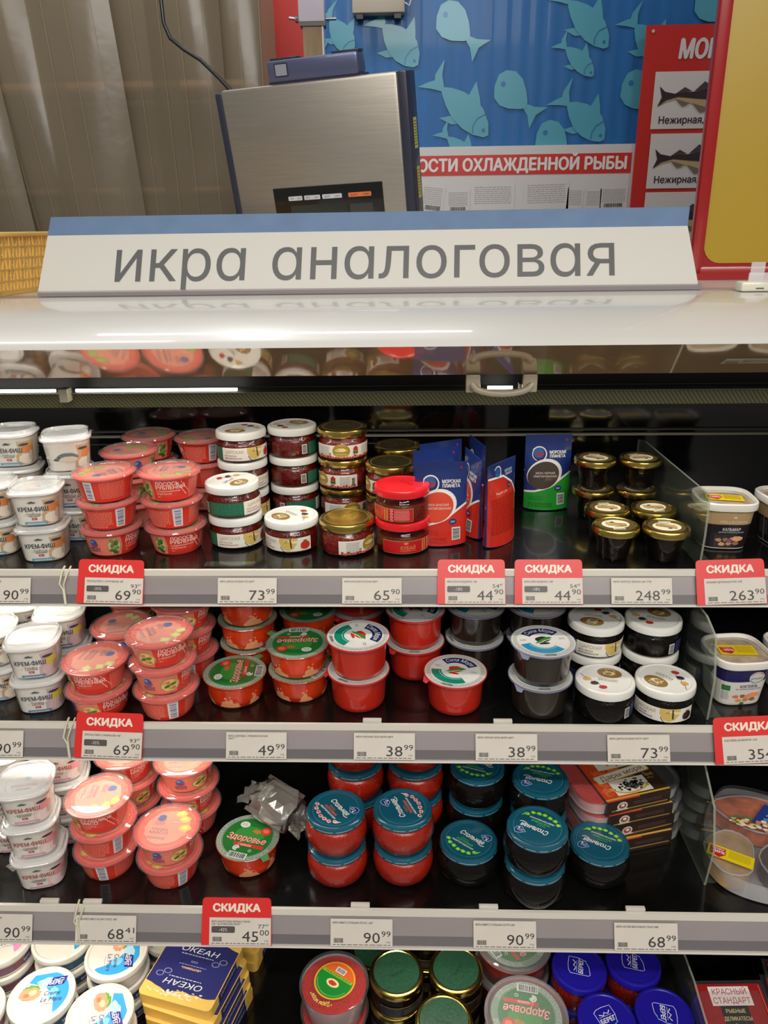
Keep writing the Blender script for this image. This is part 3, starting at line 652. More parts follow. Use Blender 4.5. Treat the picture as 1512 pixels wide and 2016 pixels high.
@kind
def red_round_tub():
    t = empty('caviar_tub')
    P = [(0, 0), (.043, 0), (.0455, .003), (.0490, .043), (.0495, .0465)]
    from_bm('tub', lathe(P, 52), FROST, t, 45)
    from_bm('caviar', lathe([(0, .001), (.0420, .001), (.0440, .003), (.0478, .044), (0, .0455)], 48), grain('red_caviar_tub', (200, 36, 24), (150, 24, 16), 420), t, 45)
    from_bm('clear_lid', lathe([(.0500, .0440), (.0520, .0450), (.0523, .0485), (.0515, .0512), (.0490, .0520), (.0470, .0520), (.0455, .0500), (0, .0500)], 52), film('tray_film', (.97, .96, .96), haze=.03, gloss=1.2, rough=.1), t, 30)
    b = Art(); b.ell(0, -2, 31, 31, (226, 160, 40), 0, n=48).ell(0, -2, 28.5, 28.5, (28, 130, 46), 1, n=44)
    b.poly([(28.5*cos(radians(a_)), -2+28.5*sin(radians(a_))) for a_ in range(200, 341, 10)], (214, 96, 40), 2).rect(0, -9.5, 52, 4.6, (140, 180, 50), 3).lines(0, -9.5, 46, 3, 2, (60, 110, 40), 4, t=.8).bars(0, -19, 14, 7, DARK, 5)
    b.ell(0, 3.5, 10.5, 6.4, (232, 210, 150), 3).blob(0, 3.5, 8, 4.4, (190, 60, 50), 4, 3, .3).text('"Дары моря"', 0, 17, 9, (236, 226, 120), 4, w=34, arc=(19, 90), bold=.01)
    b.ring(0, -2, 25.6, 26.2, 20, 160, (150, 200, 120), 3)
    b.put('round_sticker', flat(.0502), t)
    return t
@kind
def big_green_tub():
    t = empty('caviar_tub')
    P = [(0, 0), (.049, 0), (.052, .003), (.0555, .046), (.0565, .050)]
    from_bm('tub', lathe(P, 52), mat('dark_red_tub', (150, 34, 24), .3, coat=.5), t, 45)
    b = Art(); green_disc(b, 50); b.put('foil_lid', flat(.0522), t)
    from_bm('clear_lid', lathe([(.0565, .0470), (.0592, .0480), (.0598, .0515), (.0590, .0545), (.0565, .0560), (.0540, .0560), (.0520, .0538), (0, .0538)], 52), film('milky_clear_lid', (.96, .97, .96), haze=.13, gloss=1.6, rough=.1), t, 30)
    return t
@kind
def square_tub_seafood():
    return square_tub(('МЕРИДИАН', ), (34, 34, 84), (222, 216, 208), 'КОКТЕЙЛЬ', 'из морепродуктов', (80, 84, 100), (206, 130, 84), True)
@kind
def square_tub_squid():
    return square_tub(('PELLEGRIN', ), (176, 146, 104), (34, 26, 30), 'КАЛЬМАР', 'щупальца и сегменты в рассоле', (206, 204, 204), (190, 140, 100), False)
def square_tub(brand, top, bot, ttl, sub, tc, pc, round_logo):
    t = empty('seafood_tub'); sq = superell(3.6)
    P = [(0, 0), (.030, 0), (.0325, .002), (.0390, .064), (.0398, .066)]
    from_bm('tub', lathe(P, 48, sq), mat('white_tub_plastic', (222, 216, 206), .35, coat=.3, sss=.1), t, 45)
    D = lambda d: deg(d, 36); a = Art()
    for c0 in (0, 180):
        a.rect(D(c0), 53, D(178), 24, top, 1).rect(D(c0), 21, D(178), 41, bot, 1)
        if round_logo:
            a.ell(D(c0)+12, 48, 10, 10, (206, 206, 196), 2).ring(D(c0)+12, 48, 8, 9, 200, 330, (70, 140, 80), 3).ring(D(c0)+12, 48, 8, 9, 30, 150, (200, 90, 60), 3).text(brand[0], D(c0)+12, 47, 4, (60, 90, 130), 3, w=16).ell(D(c0)-1, 4, 3.4, 3, (60, 130, 50), 3).rect(D(c0)-25, 31, 10, 9, (46, 120, 60), 2).lines(D(c0)-25, 18, 10, 14, 8, (130, 128, 124), 2, t=.7)
        else:
            a.text(brand[0], D(c0)+5, 46, 6, (226, 206, 176), 3, w=34, bold=0).blob(D(c0)+6, 53, 3, 2, (220, 200, 170), 3, 3, .4)
        a.text(ttl, D(c0)+4, 34, 6.5, tc, 3, w=24, bold=.02).text(sub, D(c0)+4, 29.6, 3.4, tc, 3, w=34, bold=0)
        for i in range(7): a.blob(D(c0)-12+i*5, 13+(-1)**i*3.4+i*.4, 5.4, 3.6, (pc, tuple(min(255, int(c*1.15)) for c in pc), tuple(int(c*.8) for c in pc))[i % 3], 3+i % 2, i, .35, 14)
        a.blob(D(c0)+14, 19, 8, 5, tuple(min(255, int(c*1.2)) for c in pc), 5, 8, .3).ell(D(c0)+4, 16, 4, 3.4, (130, 80, 110) if not round_logo else (226, 150, 110), 6)
    a.bars(D(90), 26, 14, 10, rot=90).lines(D(-90), 26, 20, 24, 10, GREY, 3, t=.7)
    a.put('printed_label', wrap(P, .036, sq), t, du=4.5, dv=4, base=.0003)
    from_bm('filling', lathe([(.0385, .0680), (.0370, .0690), (0, .0695)], 40, sq), mat('pale_seafood', (196, 176, 140), .5, noise=.35, nscale=60), t, 60)
    from_bm('rim', lathe([(.0395, .0620), (.0425, .0635), (.0432, .0680), (.0428, .0735), (.0410, .0750), (.0392, .0745), (.0385, .0690)], 48, sq), mat('white_rim_plastic', (228, 224, 214), .3, coat=.4, sss=.1), t, 30)
    b = Art(); b.rect(0, 0, 52, 27, (236, 204, 30), 0, -8).poly([(-22, 10), (-4, 8), (-3, -1), (-12, -9), (-23, -3)], (200, 36, 38), 1).text('СКИДКА', -13, 6, 3.6, WHITE, 2, w=14, rot=-8).text('-40%', -13, 1, 7, WHITE, 2, w=17, rot=-8, bold=.03).lines(11, 0, 24, 18, 7, (150, 130, 40), 2, t=.8, rot=-8)
    b.put('discount_sticker', flat(.0712), t)
    from_bm('clear_lid', lathe([(.0387, .0700), (0, .0702)], 40, sq), CLEAR, t)
    return t

STACKS = [
('cup_salmon_white',0,-0.543,1.048,2,[12,12],'front pair of cream fish cups, left end of the top shelf'),
('cup_salmon_white',0,-0.524,1.128,3,[-160,10,0],'rear cream stack beside the coral cups, top shelf'),
('cup_salmon_white',0,-0.619,1.153,3,[10,10,10],'rearmost left stack of cream cups on the top shelf'),
('cup_salmon_white',0,-0.625,1.070,2,[8,8],'front stack cut by the left edge, top shelf'),
('cup_cucumber',0,-0.450,1.072,3,[130,-170,-20],'front left coral stack on the top shelf'),
('cup_cucumber',0,-0.353,1.077,3,[-88,-190,-68],'front right coral stack on the top shelf'),
('cup_cucumber',0,-0.451,1.184,3,[40,0,60],'coral stack behind the front left one, top shelf'),
('cup_cucumber',0,-0.449,1.281,3,[5,0,0],'rear coral stack seen between two front stacks, top shelf'),
('cup_cucumber',0,-0.353,1.268,3,[-175,120,-10],'rear coral stack beside the white-lidded jars, top shelf'),
('jar_red_white',0,-0.275,1.220,3,[0,60,20],'tall rear stack of white-lidded red jars next to the coral cups'),
('jar_red_white',0,-0.266,1.100,2,[68,0],'front stack of two white-lidded red jars, top shelf'),
('jar_red_white',0,-0.194,1.246,3,[162,155,100],'rear stack of white-lidded red jars beside the gold lids'),
('jar_red_white',0,-0.177,1.085,1,[-48],'white-lidded red jar alone in front on the top shelf'),
('jar_red_gold',0,-0.108,1.233,3,[0,-55,20],'stack of three gold-lidded red jars, top shelf'),
('jar_red_gold',0,-0.092,1.074,1,[60],'gold-lidded red jar alone at the front of the top shelf'),
('jar_red_gold',0,-0.018,1.296,2,[90,30],'rearmost dark gold-lidded stack behind the red-lidded jars'),
('jar_red_gold',0,-0.027,1.195,2,[-70,60],'gold-lidded stack right behind the red-lidded jars'),
('jar_red_red',0,-0.008,1.080,2,[-60,20],'red-lidded pair next to the blue and red pouches'),
('jar_small',0,0.305,1.206,2,[0,0],'rear left stack of small gold-lidded black jars'),
('jar_small',0,0.376,1.205,2,[30,0],'rear right stack of small gold-lidded black jars by the clear divider'),
('jar_small',0,0.305,1.111,1,[10],'small gold-lidded black jar in the middle row, left'),
('jar_small',0,0.375,1.110,1,[200],'small gold-lidded black jar in the middle row, right'),
('jar_small',0,0.300,1.038,1,[190],'small gold-lidded black jar in the front row, left'),
('jar_small',0,0.370,1.032,1,[0],'small gold-lidded black jar in the front row, right'),
('cup_tuna_white',1,-0.531,0.940,2,[12,12],'front stack of lilac picture cream cups, second shelf'),
('cup_tuna_white',1,-0.528,1.023,2,[12,12],'rear stack of cream cups under the clips, second shelf'),
('cup_salmon_white',1,-0.609,0.968,2,[12,12],'cream stack cut by the left edge, second shelf'),
('cup_tuna_white',1,-0.607,1.051,2,[12,12],'brightly lit rear cream stack, second shelf'),
('cup_shrimp',1,-0.441,0.928,2,[-95,-45],'front left coral pair on the second shelf'),
('cup_shrimp',1,-0.344,0.928,3,[-56,-15,-185],'front right coral stack of three, second shelf'),
('cup_shrimp',1,-0.437,1.026,2,[20,60],'coral pair behind the front left pair, second shelf'),
('cup_shrimp',1,-0.449,1.122,2,[0,0],'rearmost coral pair under the price rail, second shelf'),
('cup_shrimp',1,-0.340,1.026,3,[-20,-25,160],'coral stack behind and right of the three stack, second shelf'),
('tub_green_foil',1,-0.249,1.054,3,[0,120,60],'blotched orange stack under the 73.99 tag, second shelf'),
('tub_green_foil',1,-0.253,0.960,1,[95],'green foil tub alone with lettering running upward, second shelf'),
('tub_green_foil',1,-0.160,0.975,2,[182,60],'front pair of green foil tubs, second shelf'),
('tub_green_foil',1,-0.158,1.079,2,[192,90],'shadowed rear pair of green foil tubs, second shelf'),
('tub_red_foil',1,-0.071,0.950,2,[-75,-30],'front left pair of red tubs, second shelf'),
('tub_red_foil',1,0.067,0.944,1,[-22],'red tub with white foil lid alone at the front, second shelf'),
('tub_red_foil',1,0.011,1.032,2,[-75,0],'rear red pair behind the single red tub, second shelf'),
('tub_red_foil',1,-0.084,1.135,2,[0,0],'dark rear red pair behind the front left red tubs'),
('tub_black_foil',1,0.186,0.936,2,[5,0],'front pair of black tubs, second shelf'),
('tub_black_foil',1,0.103,1.045,2,[-70,-70],'rear left pair of black tubs, second shelf'),
('tub_black_foil',1,0.195,1.047,2,[-60,-60],'rear pair of black tubs behind the front pair'),
('jar_black_white',1,0.275,0.931,1,[160],'white-lidded black jar at the front left with blue side label'),
('jar_black_white',1,0.359,0.932,1,[-48],'white-lidded black jar at the front with gold picture label'),
('jar_black_white',1,0.279,1.018,2,[-15,0],'rear left white-lidded black stack, second shelf'),
('jar_black_white',1,0.363,1.020,2,[150,90],'rear white-lidded black stack next to the divider'),
('cup_squid_white',2,-0.526,0.842,3,[12,12,12],'front stack of three pink picture cream cups, third shelf'),
('cup_squid_white',2,-0.517,0.926,3,[12,12,12],'rear pink picture cream stack beside the coral cups'),
('cup_squid_white',2,-0.598,0.908,3,[12,12,12],'pink picture cream stack at the left edge, third shelf'),
('cup_crab',2,-0.437,0.862,3,[-85,-170,-210],'front left coral stack of three, third shelf'),
('cup_crab',2,-0.341,0.849,2,[-8,-175],'front right coral pair, third shelf'),
('cup_crab',2,-0.433,0.961,3,[-40,0,90],'rear left coral stack, third shelf'),
('cup_crab',2,-0.337,0.946,3,[0,-30,-100],'rear right coral stack, third shelf'),
('tub_green_foil',2,-0.234,0.874,1,[-15],'green foil tub alone with a crumpled bag on it, third shelf'),
('round_red',2,-0.101,0.854,2,[-50,0],'front left pair of round red jars'),
('round_red',2,-0.008,0.858,2,[115,40],'front right pair of round red jars'),
('round_red',2,-0.081,0.960,3,[0,0,0],'rear left stack of round red jars'),
('round_red',2,0.011,0.961,3,[0,0,0],'rear right stack of round red jars'),
('round_black',2,0.103,0.950,2,[-20,0],'rear left pair of round black jars'),
('round_black',2,0.085,0.858,1,[-40],'round black jar alone in the front left spot'),
('round_black',2,0.194,0.923,2,[165,0],'rear pair of round black jars behind the tall front pair'),
('round_black',2,0.173,0.825,2,[150,0],'front pair of round black jars at the shelf edge'),
('round_black',2,0.207,1.014,2,[0,0],'rearmost pair of round black jars by the tray packs'),
('round_black',2,0.269,0.858,1,[150],'round black jar alone in front of the tray packs'),
('white_tub_blue',3,-0.541,0.794,3,[8,0,0],'blue-printed stack at the lower left, lettering level, bottom shelf'),
('white_tub_blue',3,-0.445,0.768,3,[-62,0,0],'front blue-printed stack beside the navy boxes, lettering tilted'),
('white_tub_blue',3,-0.551,0.894,3,[12,0,0],'rear blue-printed stack below the left price tags'),
('white_tub_blue',3,-0.456,0.866,3,[-80,0,0],'rear blue-printed stack next to the navy boxes'),
('white_tub_pink',3,-0.648,0.885,3,[15,0,0],'rear pink-printed stack at the left edge'),
('white_tub_pink',3,-0.635,0.767,3,[0,0,0],'front pink-printed stack cut by the left edge'),
('white_tub_blue',3,-0.392,0.940,2,[-40,0],'low shadowed stack behind the navy boxes'),
('red_round_tub',3,-0.112,0.825,2,[150,0],'red caviar tub pair with round sticker, bottom shelf'),
('jar_green_gold',3,-0.019,0.845,2,[40,0],'left front stack of gold-rimmed jars, bottom shelf'),
('jar_green_gold',3,0.071,0.852,2,[70,0],'right middle stack of gold-rimmed jars, bottom shelf'),
('jar_green_gold',3,-0.055,0.927,1,[0],'low dim gold-rimmed jar behind the left stack'),
('jar_green_gold',3,0.029,0.925,2,[10,0],'rearmost stack of gold-rimmed jars under the rail'),
('jar_green_gold',3,0.049,0.771,2,[0,0],'brightly lit front stack of gold-rimmed jars'),
('big_green_tub',3,0.164,0.898,2,[-60,0],'rear pair of large clear-lidded tubs'),
('big_green_tub',3,0.166,0.775,2,[170,0],'front pair of large clear-lidded tubs'),
('jar_blue_lid',3,0.259,0.858,2,[75,0],'rear left stack of blue-lidded jars'),
('jar_blue_lid',3,0.344,0.868,2,[75,0],'rear right stack of blue-lidded jars'),
('jar_blue_lid',3,0.281,0.777,2,[20,0],'front left stack of blue-lidded jars'),
('jar_blue_lid',3,0.365,0.787,2,[-100,0],'front right stack of blue-lidded jars'),
]
GROUPS = {'cup_cucumber': 'coral salad cups on the top shelf', 'cup_shrimp': 'coral salad cups on the second shelf', 'cup_crab': 'coral salad cups on the third shelf',
 'cup_salmon_white': 'white square cream fish cups', 'cup_tuna_white': 'white square cream fish cups', 'cup_squid_white': 'white square cream fish cups',
 'jar_red_white': 'white-lidded red caviar jars', 'jar_black_white': 'white-lidded black caviar jars', 'jar_red_gold': 'gold-lidded red caviar jars', 'jar_red_red': 'red-lidded caviar jars',
 'jar_small': 'small gold-lidded black caviar jars', 'jar_green_gold': 'gold-rimmed green-topped jars', 'jar_blue_lid': 'blue-lidded jars', 'round_red': 'round red caviar jars', 'round_black': 'round black caviar jars',
 'tub_green_foil': 'green foil topped tubs', 'tub_red_foil': 'red tubs with white foil lids', 'tub_black_foil': 'black tubs with white foil lids', 'white_tub_blue': 'white spread tubs', 'white_tub_pink': 'white spread tubs',
 'red_round_tub': 'red caviar tubs with clear lids', 'big_green_tub': 'large clear-lidded green tubs'}


CATS = {'cup_cucumber': 'coral salad cup', 'cup_shrimp': 'coral salad cup', 'cup_crab': 'coral salad cup',
        'cup_salmon_white': 'white square cream cup', 'cup_tuna_white': 'white square cream cup', 'cup_squid_white': 'white square cream cup'}
SHELF_Z = [1.141, .953, .728, .44]
HT = dict(cup_cucumber=.0425, cup_shrimp=.0425, cup_crab=.0425, cup_salmon_white=.057, cup_tuna_white=.057, cup_squid_white=.057,
          jar_small=.051, tub_green_foil=.040, tub_red_foil=.053, tub_black_foil=.053, round_red=.0555, round_black=.0555,
          white_tub_blue=.035, white_tub_pink=.035, red_round_tub=.052, big_green_tub=.056)
CAT = lambda k: 'cup' if k.startswith('cup') else 'tub' if 'tub' in k else 'jar'
NOUN = {'cup': 'cup', 'jar': 'jar', 'tub': 'tub'}
POS = {1: [''], 2: ['top', 'bottom'], 3: ['top', 'middle', 'bottom'], 4: ['top', 'second', 'third', 'bottom']}
PROTO = {}; PFREE = set()
def make(k):
    if k not in PROTO:
        PROTO[k] = BUILD[k](); return PROTO[k]
    return dup(PROTO[k])
for k, row, X, Y, n, rots, desc in STACKS:
    h = HT.get(k, .050)
    for i in range(n):      # top first
        o = make(k); o.location = (X+random.uniform(-.0009, .0009)*(n > 1), Y, SHELF_Z[row]+.0003+(n-1-i)*(h+.0002))
        o.rotation_euler = (0, 0, radians(rots[i]+random.uniform(-3, 3)))
        c = CAT(k)
        lab = desc if n == 1 else '%s %s of the %s' % (POS[n][i], NOUN[c], desc)
        tagit(o, lab, c, GROUPS[k])

# ---- stand-up pouches
def pouch(low, lowname, word2, grainmat):
    t = empty('caviar_pouch'); Wd, H = .078, .128
    def half(v):   # half thickness by height
        return .0006+.015*max(0, (1-v/.112))**.7 if v < .112 else .0006
    def front(u, v, w):
        q = 1-(u/(Wd/2))**2; q = max(0, q)**.6
        return Vector((u, -(half(v)*q+.0004)-w, v+.002*(u/(Wd/2))**2*(v < .02)))
    bm = bmesh.new(); nu, nv = 12, 14; F = []; B = []
    for j in range(nv+1):
        v = H*j/nv; F.append([bm.verts.new(front(-Wd/2+Wd*i/nu, v, 0)) for i in range(nu+1)])
        B.append([bm.verts.new(front(-Wd/2+Wd*i/nu, v, 0)*Vector((1, -1, 1)) if 0 else Vector((p.co.x, -p.co.y, p.co.z))) for i, p in enumerate(F[-1])])
    for j in range(nv):
        for i in range(nu):
            bm.faces.new((F[j][i], F[j][i+1], F[j+1][i+1], F[j+1][i])); bm.faces.new((B[j][i+1], B[j][i], B[j+1][i], B[j+1][i+1]))
        bm.faces.new((F[j][0], F[j+1][0], B[j+1][0], B[j][0])); bm.faces.new((F[j+1][nu], F[j][nu], B[j][nu], B[j+1][nu]))
    for i in range(nu): bm.faces.new((F[0][i+1], F[0][i], B[0][i], B[0][i+1])); bm.faces.new((F[nv][i], F[nv][i+1], B[nv][i+1], B[nv][i]))
    foil = mat('navy_pouch_foil', (30, 50, 112), .22, coat=.6, bump=.5, nscale=45)
    from_bm('pouch_body', bm, foil, t, 60)
    inks = lambda c: mat('pouch_%02x%02x%02x' % tuple(c), c, .25, coat=.6, bump=.35, nscale=45)
    for side in (0, 1):
        a = Art(); N2 = (30, 50, 112)
        if side == 0:
            a.poly([(-38.5, .5), (38.5, .5), (38.5, 62), (20, 52), (4, 40), (-12, 34), (-38.5, 31)], low, 1)
            a.line([(-38.5, 32), (-22, 33), (-4, 38), (12, 47), (26, 57), (38.5, 65)], 3.2, (226, 222, 214), 3)
            a.ell(-6, 62, 30, 25, (226, 222, 214), 2, 25).ell(-8, 60, 27, 22.5, grainmat, 4, 25)
            a.ell(-17, 98, 9, 9, (50, 90, 150), 5).ell(-15, 95, 6, 4, (140, 60, 80), 6).ring(-16, 96, 11, 13, -60, 150, (226, 222, 214), 5).ring(-16, 96, 10.5, 11.8, 150, 250, (226, 222, 214), 5)
            a.text('МОРСКАЯ', 15, 99, 7, WHITE, 6, w=27, bold=.03).text('ПЛАНЕТА', 15, 92.5, 7, WHITE, 6, w=26, bold=.03)
            a.text('ИКРА '+lowname, -5, 64, 5, (230, 200, 190), 6, w=32).text('ИМИТИРОВАННАЯ', -5, 58.5, 5, (230, 200, 190), 6, w=38)
            a.ell(17, 38, 6, 4.4, N2, 6).text('120г', 17, 38, 4, WHITE, 7, w=7)
            a.bars(22, 19, 18, 11, DARK, 7, rot=90).lines(-12, 9, 40, 9, 4, tuple(int(c*.6) for c in low), 3, t=.7).lines(-18, 21, 26, 9, 3, tuple(int(c*.6) for c in low), 3, t=.6)
            a.blob(30, 119, 3, 3, (150, 40, 60), 3, 3, .5)
        else:
            a.poly([(-38.5, .5), (38.5, .5), (38.5, 70), (20, 92), (0, 104), (-38.5, 106)], low, 1).line([(38.5, 66), (22, 92), (0, 106), (-38.5, 108)], 3, WHITE, 3)
            a.ell(-14, 114, 7, 7, (50, 90, 150), 4).ring(-14, 114, 8, 10, -60, 150, WHITE, 4).text('МОРСКАЯ', 16, 112, 5, WHITE, 4, w=20).text('ПЛАНЕТА', 16, 107, 5, WHITE, 4, w=20)
            a.ell(12, 90, 4.5, 4.5, N2, 5).text('120г', 12, 90, 3, WHITE, 6, w=6).text('Рецепт дня', -8, 83, 5, (240, 200, 190), 4, w=28).lines(0, 48, 66, 56, 20, tuple(int(c*.6) for c in low), 3, t=.8)
        fn = front if side == 0 else (lambda u, v, w: Vector((-front(u, v, w).x, -front(u, v, w).y, front(u, v, w).z)))
        a.put('printed_front' if side == 0 else 'printed_back', fn, t, du=5, dv=7, inks=lambda c: c if not isinstance(c, tuple) else inks(c))
    return t
def pouch_at(o, x, y, rz, tilt, lab, g='stand-up caviar pouches on the top shelf'):
    o.location = (x, y, 1.1415+.012*abs(sin(radians(tilt)))); o.rotation_euler = (radians(tilt), 0, radians(rz)); tagit(o, lab, 'pouch', g)
RC = (196, 44, 30); GC = (34, 140, 44)
pr = pouch(RC, 'КРАСНАЯ', '', (206, 70, 44))
pouch_at(pr, .050, 1.088, 4, -3, 'front red and navy pouch facing forward beside the red-lidded jars')
for x, y, rz, tl, lab in ((.046, 1.162, 22, -2, 'second red and navy pouch, its top peeking over the front one'),
                      (.056, 1.205, 27, -2, 'rearmost of three stacked red and navy pouches, highest navy top'),
                      (.101, 1.138, -76, 0, 'red and navy pouch turned sideways right behind the front pouch'),
                      (.114, 1.215, -76, 0, 'farther red and navy pouch turned sideways, crumpled navy top'),
                      (.140, 1.098, 232, 0, 'red and navy pouch standing apart with its text back showing')):
    pouch_at(dup(pr), x, y, rz, tl, lab)
gp = pouch(GC, 'ЧЕРНАЯ', '', (66, 58, 52)); gp.name = 'caviar_pouch'
pouch_at(gp, .236, 1.245, 3, -2, 'green and navy pouch standing alone near the back of the top shelf')

# ---- two square seafood tubs with discount stickers per shelf
for k, spots in (('square_tub_squid', ((.473, 1.095, 1.141, -4, 'gold and black square tub of squid behind the 263.90 tag'), (.573, 1.10, 1.141, 8, 'gold and black square tub cut by the right edge, top shelf'))),
                 ('square_tub_seafood', ((.470, .972, .953, 6, 'white square seafood cocktail tub beside the divider, second shelf'), (.566, .985, .953, 12, 'white square seafood cocktail tub cut by the right edge')))):
    for x, y, z, rz, lab in spots:
        o = make(k); o.location = (x, y, z+.0003); o.rotation_euler = (0, 0, radians(rz)); tagit(o, lab, 'tub', 'square seafood tubs right of the dividers')

# ---- sleeved caviar tray packs
def rr_poly(w, h, r, n=6):
    p = []
    for sx, sy, a0 in ((1, 1, 0), (-1, 1, 90), (-1, -1, 180), (1, -1, 270)):
        for k in range(n+1): a_ = radians(a0+90*k/n); p.append((sx*(w/2-r)+r*cos(a_), sy*(h/2-r)+r*sin(a_)))
    return p
def slab(name, pts, z0, z1, m, parent, top=1.0, bev=0, smooth=40, cap=True):
    bm = bmesh.new(); a = [bm.verts.new((x, y, z0)) for x, y in pts]; b = [bm.verts.new((x*top, y*top, z1)) for x, y in pts]; n = len(pts)
    for i in range(n): bm.faces.new((a[i], a[(i+1) % n], b[(i+1) % n], b[i]))
    bm.faces.new(a[::-1])
    if cap: bm.faces.new(b)
    if bev: bmesh.ops.bevel(bm, geom=[e for e in bm.edges if abs(e.verts[0].co.z-e.verts[1].co.z) < 1e-6], offset=bev, segments=2, affect='EDGES')
    bmesh.ops.recalc_face_normals(bm, faces=bm.faces[:]); return from_bm(name, bm, m, parent, smooth)
def tray_pack():
    t = empty('caviar_tray_pack')
    slab('tray', rr_poly(.162, .112, .03), 0, .0185, FROST, t, 1.03, cap=False)
    half = [(x, y) for x, y in rr_poly(.156, .106, .028)]
    L = [p for p in half if p[0] < -.006]+[(-.006, -.053), (-.006, .053)]
    L = sorted(L, key=lambda p: math.atan2(p[1], p[0]+.035)); Rr = [(-x, y) for x, y in L][::-1]
    slab('red_caviar', L, .001, .0180, grain('red_caviar_tray', (226, 56, 36), (196, 40, 26), 300), t)
    slab('black_caviar', Rr, .001, .0180, grain('black_caviar_tray', (32, 38, 40), (16, 18, 20), 300), t)
    slab('clear_lid', rr_poly(.170, .120, .033), .0187, .0215, film('tray_film', (.97, .96, .96), haze=.03, gloss=1.2, rough=.1), t, 1.0, .001)
    # card sleeve
    w, d, z1 = .104, .123, .0230
    card = mat('dark_card', (48, 34, 30), .4, coat=.2)
    bx('card_sleeve', -w/2, w/2, -d/2, d/2, -.0002, z1, card, t)
    a = Art()
    a.rect(-20, 0, 42, 131, (206, 70, 36), 1).rect(21, 0, 40, 131, (60, 44, 30), 1)
    r = random.Random(2)
    for i in range(42):
        x, y = r.uniform(-34, 34), r.uniform(-60, 60)
        for q in (2.4, 4.2, 6): a.ring(x, y, q, q+.7, r.uniform(0, 200), r.uniform(220, 400), (236, 130, 80) if x < 0 else (170, 140, 84), 2, n=6)
    a.rect(0, 26, 46, 46, (232, 226, 210), 3).rect(0, -40, 46, 34, (232, 226, 210), 3)
    for i in range(90):
        x, y = r.gauss(0, 9), r.gauss(24, 6); a.ell(x, y, 1.7, 1.7, ((222, 96, 66), (236, 140, 100), (200, 70, 50))[i % 3], 4+i % 2, n=8)
        x, y = r.gauss(3, 9), r.gauss(-40, 5); a.ell(x, y, 1.7, 1.7, ((30, 28, 28), (70, 68, 66), (16, 16, 18))[i % 3], 4+i % 2, n=8)
    a.ring(-2, -28, 26, 29, 205, 330, (214, 170, 60), 6).rect(0, 50, 46, 5, (214, 170, 70), 4).text('Икра из морских водорослей', 0, 50, 4.2, (80, 50, 20), 5, w=40)
    a.rect(0, -12, 74, 19, (214, 160, 70), 6, 10, 4).rect(0, -12, 71, 16, (240, 232, 206), 7, 10, 3).text('Дары моря', 0, -12, 14, (96, 66, 70), 8, w=60, rot=10, bold=.015)
    a.rect(0, -62, 82, 3.4, (214, 170, 70), 6)
    a.put('printed_sleeve_top', lambda u, v, q: Vector((u*1.262, v*.935, z1+q)), t)
    b = Art(); b.rect(2, 6, 92, 2.2, (150, 116, 58), 1).lines(14, 14, 46, 6, 2, (110, 84, 80), 2, t=.9, seed=6).ell(-27, 12.5, 8.5, 7.5, (206, 196, 180), 2).ell(-27, 13, 6, 4.6, (150, 70, 60), 3).rect(-27, 6.4, 19, 2.4, (206, 190, 160), 3).blob(-27, 14, 4, 3, (226, 220, 206), 4, 3, .4)
    b.put('printed_sleeve_side', plane((0, -d/2-.0001, 0), (1, 0, 0), (0, 0, 1), (0, -1, 0)), t)
    return t
tp = tray_pack()
TL = ['topmost sleeved red and black caviar tray, third shelf', 'second sleeved caviar tray from the top, third shelf', 'third sleeved caviar tray from the top, shifted right', 'lowest sleeved caviar tray on the third shelf']
for i, (dx, dy, rz) in enumerate(((0, 0, 17), (.006, -.001, 16), (.012, .003, 17), (.010, -.004, 15))):
    o = tp if i == 0 else dup(tp); o.location = (.316+dx, .963+dy, .7282+(3-i)*.0236); o.rotation_euler.z = radians(rz)
    tagit(o, TL[i], 'tray pack', 'sleeved caviar trays stacked on the third shelf')

# ---- three-compartment deli tray right of the divider
t = empty('deli_tray', (.506, .893, .7303), radians(-22)); tagit(t, 'three compartment clear deli tray with yellow discount sticker, third shelf', 'tray')
ol = [(-.062, -.075), (-.03, -.098), (.03, -.098), (.062, -.075), (.078, .0), (.055, .085), (.03, .1), (-.03, .1), (-.055, .085), (-.078, 0)]
def smooth_poly(p, it=3):
    for _ in range(it):
        q = []
        for i in range(len(p)):
            a, b = p[i], p[(i+1) % len(p)]; q += [(a[0]*.75+b[0]*.25, a[1]*.75+b[1]*.25), (a[0]*.25+b[0]*.75, a[1]*.25+b[1]*.75)]
        p = q
    return p
olp = smooth_poly(ol)
slab('tray', [(x*.94, y*.94) for x, y in olp], 0, .032, FROST, t, 1.05, cap=False)
sh = lambda cx, cy, sx, sy: [(cx+sx*cos(2*pi*k/20)*(1-.12*cos(6*pi*k/20)), cy+sy*sin(2*pi*k/20)) for k in range(20)]
slab('fish_fillet', sh(-.034, -.046, .031, .042), .004, .031, mat('pale_fish_fillet', (186, 156, 112), .45, noise=.3, nscale=30, coat=.4), t)
slab('dark_mushroom', sh(.036, -.040, .029, .042), .004, .030, mat('dark_mushroom', (74, 56, 42), .45, noise=.5, nscale=40, coat=.4), t)
slab('seafood_salad', sh(.0, .048, .054, .037), .004, .031, mat('orange_salad', (206, 110, 70), .45, noise=.4, nscale=50, coat=.4), t)
for c_ in (sh(-.034, -.046, .0325, .0435), sh(.036, -.040, .0305, .0435), sh(.0, .048, .0555, .0385)): tube('compartment_rim', [(x, y, .0312) for x, y in c_+c_[:1]], .0013, FROST, t, 6)
slab('clear_lid', olp, .0325, .0385, film('tray_film'), t, .985, .0015)
